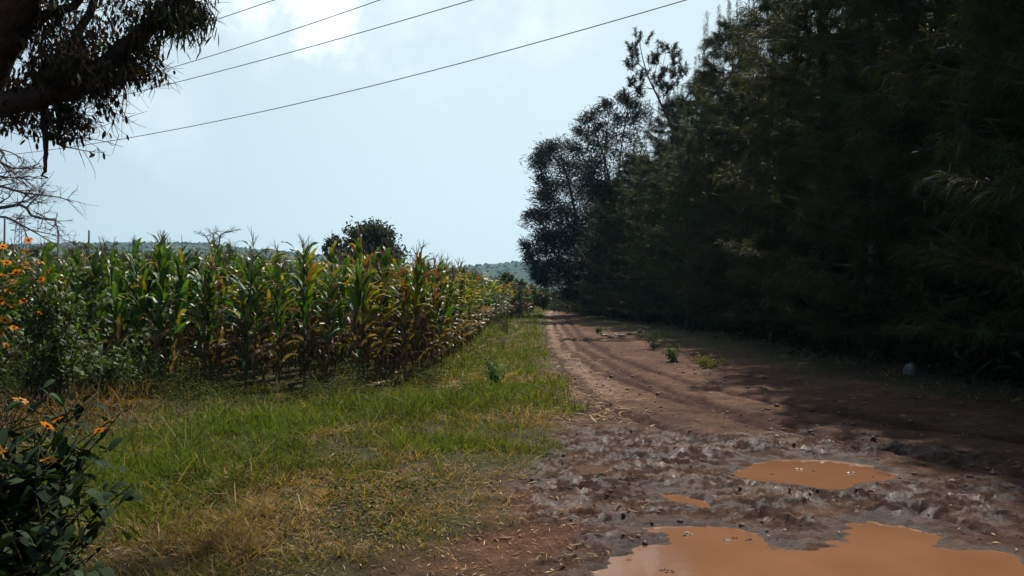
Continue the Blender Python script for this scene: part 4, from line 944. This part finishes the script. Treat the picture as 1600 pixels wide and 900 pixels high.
# ------------------------------------------------------------------ power lines, pylon, poles
def cable(pts, label, d0, d1, rad=.011):
    pa, pb = pts[0][0], pts[-1][0]; A_ = np.array([(pa-800)/FPX*d0, d0]); B_ = np.array([(pb-800)/FPX*d1, d1]); ss, zz = [], []
    for px, py in pts:                    # plan is a straight span, height a parabola through the sighted points
        k = (px-800)/FPX; e = B_-A_; t_ = (A_[0]-k*A_[1])/(k*e[1]-e[0]); ss.append(t_); zz.append(CAMZ-(py-HOR)/FPX*(A_[1]+e[1]*t_))
    c = np.polyfit(ss, zz, 2); t_ = np.linspace(-.7, 1.8, 60)
    g = G(); add_tube(g, np.stack([A_[0]+(B_-A_)[0]*t_, A_[1]+(B_-A_)[1]*t_, np.polyval(c, t_)], 1), rad, [.06, .055, .055], 6)
    o = g.build('power_line', M['metal'], smooth=True); tag(o, label, 'power line', 'overhead power lines')
cable([(1050, 0), (840, 68), (500, 158), (330, 190), (170, 214), (0, 245)], 'lowest and longest power line, crossing most of the sky', 16, 30)
cable([(715, 0), (500, 75), (220, 136), (60, 178)], 'second lowest power line, leaving the top edge just left of centre', 18, 30)
cable([(585, 0), (420, 58), (255, 107), (100, 148)], 'third power line from below, passing through the bright cloud', 19, 30)
cable([(421, 0), (335, 29), (200, 74), (0, 135)], 'highest power line, mostly hidden behind the eucalyptus leaves', 21, 30)
r = np.random.default_rng(1)
def pylon():
    d = 260.0; base = at(31, 383, d); base[2] = 0; H = CAMZ+(HOR-335)/FPX*d
    t = thing('pylon', 'distant steel lattice pylon behind the leafless tree', 'pylon', base); g = G()
    w = lambda z: 1.5*(1-z/H)+.75
    for sx in (-1, 1):
        for sy in (-1, 1): add_tube(g, [[sx*w(z), sy*w(z), z] for z in np.linspace(0, H, 8)], .14, [.2, .2, .22], 4)
    zz = np.linspace(0, H, 15)
    for i in range(14):
        a_, b_ = w(zz[i]), w(zz[i+1])
        for (p_, q_) in [((-a_, -a_), (b_, -b_)), ((a_, -a_), (-b_, -b_)), ((-a_, a_), (b_, b_)), ((-a_, -a_), (-b_, b_)), ((a_, -a_), (b_, b_))]:
            add_tube(g, [[p_[0], p_[1], zz[i]], [q_[0], q_[1], zz[i+1]]], .07, [.2, .2, .22], 3)
    g.build('tower', M['metal'], t)
    for z, s_ in ((H*.98, 3.0), (H*.90, 4.2), (H*.82, 3.4)):
        q_ = G(); add_tube(q_, [[-s_, 0, z], [0, 0, z+.3], [s_, 0, z]], .13, [.2, .2, .22], 4); add_tube(q_, [[-s_, 0, z], [0, 0, z-.8], [s_, 0, z]], .1, [.2, .2, .22], 4); q_.build('crossarm', M['metal'], t)
pylon()
for px, top, lab in ((90, 361, 'thin pole above the maize left of the small bushy tree'), (138, 360, 'thin pole above the maize right of the small bushy tree'), (6, 342, 'thick post at the far left edge behind the leafless tree')):
    d = 62.0; x = (px-800)/FPX*d; H = CAMZ+(HOR-top)/FPX*d; g = G(); add_tube(g, [[0, 0, 0], [0, 0, H/2], [.03, 0, H]], [.11, .09, .07], [.13, .11, .10], 8)
    o = g.build('pole', M['twig'], smooth=True); o.location = (x, d, 0); tag(o, lab, 'pole', 'thin poles beyond the maize')

# ------------------------------------------------------------------ pale rocks
def rock(px, py, sx, sy, sz, lab, c_, seed, d=None, grp=None):
    V, T = ico_blob(1, seed, .42, 3); x, y = gnd(px, py); o = build('rock', V*[sx, sy, sz], None, np.array(c_), M['rock'], tris=T, smooth=True)
    o.location = (x, y, hz(x, y)[0]+sz*.6); tag(o, lab, 'rock', grp)
rock(1421, 592, .09, .09, .15, 'upright pale rock in the deep shade at the right', (.20, .21, .21), 2)
rock(1286, 540, .10, .10, .13, 'small pale rock under the trees, further off', (.2, .2, .2), 3)
for j, (px, py) in enumerate([(945, 527), (953, 529), (962, 526), (972, 527), (983, 525), (992, 524), (1000, 522), (1012, 518), (958, 532), (939, 524)]):
    rock(px, py, rng.uniform(.07, .16), .08, rng.uniform(.04, .08), 'small grey stone in the line of stones at the rim of the track', (.28, .22, .18), 10+j, grp='line of small stones at the rim of the track')

# ------------------------------------------------------------------ hills
def hill():
    px = np.array([-2500, -1200, -600, -200, 0, 60, 160, 270, 340, 400, 480, 560, 640, 700, 750, 830, 950, 1150, 1500, 2200, 3500]); py = np.array([422, 409, 400, 393, 388, 386, 384, 383, 384, 391, 398, 408, 420, 422, 417, 410, 402, 396, 400, 410, 430])
    d0, d1 = 620., 1150.
    xs_ = np.linspace(-2500, 3500, 420); rows = np.linspace(0, 1, 46); V = []; c = []
    for t in rows:
        d = d0+(d1-d0)*t; sc = d1
        top = (HOR-np.interp(xs_, px, py))/FPX*d1+CAMZ
        prof = math.sin(min(t*1.0, 1)*PI/2)**1.1
        x = (xs_-800)/FPX*d1*(.8+.2*t)
        nn_ = fbm(x/60, np.full_like(x, d/60), 5)-.5
        z = -2+(top+2)*prof+nn_*9*math.sin(t*PI)+(fbm(x/14, np.full_like(x, d/14), 6)-.5)*2.2*(t > 0)
        V.append(np.stack([x, np.full_like(x, d), z], 1))
        k = fbm(x/20, np.full_like(x, d/20), 7)[:, None]; c.append(np.array([.032, .05, .026])*(.5+k)+np.array([.03, .02, .01])*sm(k, .55, .8))
    V.append(V[-1]*[1, 1, 0]+[0, 120, -3]); c.append(c[-1])
    V = np.array(V); nr_, nc = V.shape[:2]; I = np.arange((nr_-1)*nc).reshape(-1, nc)[:, :-1].ravel()
    o = build('hill', V.reshape(-1, 3), np.stack([I, I+1, I+nc+1, I+nc], 1), np.array(c).reshape(-1, 3), M['rock_far'], smooth=True); tag(o, None, kind='structure')
    # scrub and small trees over the slope: one far mass
    V0_, T0_ = ico_blob(1, 4, .3, 1); r = np.random.default_rng(6); m = 7000
    i = r.integers(2, nr_-1, m); j = r.integers(60, nc-140, m); Pp = V[i, j]+r.normal(0, 1, (m, 3))*[4, 5, 0]
    s_ = r.uniform(1.0, 2.6, m)*(1+(r.random(m) < .03)*.8)
    VV = V0_[None]*np.stack([s_*1.3, s_*1.3, s_], 1)[:, None]+Pp[:, None]
    cc = np.array([.024, .04, .018])*r.uniform(.7, 1.4, (m, 1))
    o = build('hillside_scrub', VV.reshape(-1, 3), None, np.repeat(cc, len(V0_), 0), M['rock_far'], tris=(T0_[None]+(np.arange(m)*len(V0_))[:, None, None]).reshape(-1, 3), smooth=True)
    tag(o, 'bluish scrub covering the distant hill', 'scrub', kind='stuff')
M['rock_far'] = attr_mat('hill_cover', .95, 0, .1, var=0)
hill()

# ------------------------------------------------------------------ haze
HAZE = 0.00021
import bmesh
bm = bmesh.new(); bmesh.ops.create_cube(bm, size=1); me = bpy.data.meshes.new('haze'); bm.to_mesh(me); bm.free()
hm = bpy.data.materials.new('haze'); hm.use_nodes = True; n = hm.node_tree.nodes; n.remove(n['Principled BSDF']); pv = n.new('ShaderNodeVolumePrincipled')
pv.inputs['Color'].default_value = (.42, .74, 1.0, 1); pv.inputs['Density'].default_value = HAZE; pv.inputs['Anisotropy'].default_value = .2
hm.node_tree.links.new(pv.outputs['Volume'], n['Material Output'].inputs['Volume']); me.materials.append(hm)
if HAZE:
    o = bpy.data.objects.new('haze', me); C.objects.link(o); o.scale = (7600, 1900, 130); o.location = (200, 640, 130/2-6.5); tag(o, 'thin pale air over the far hills', kind='stuff')
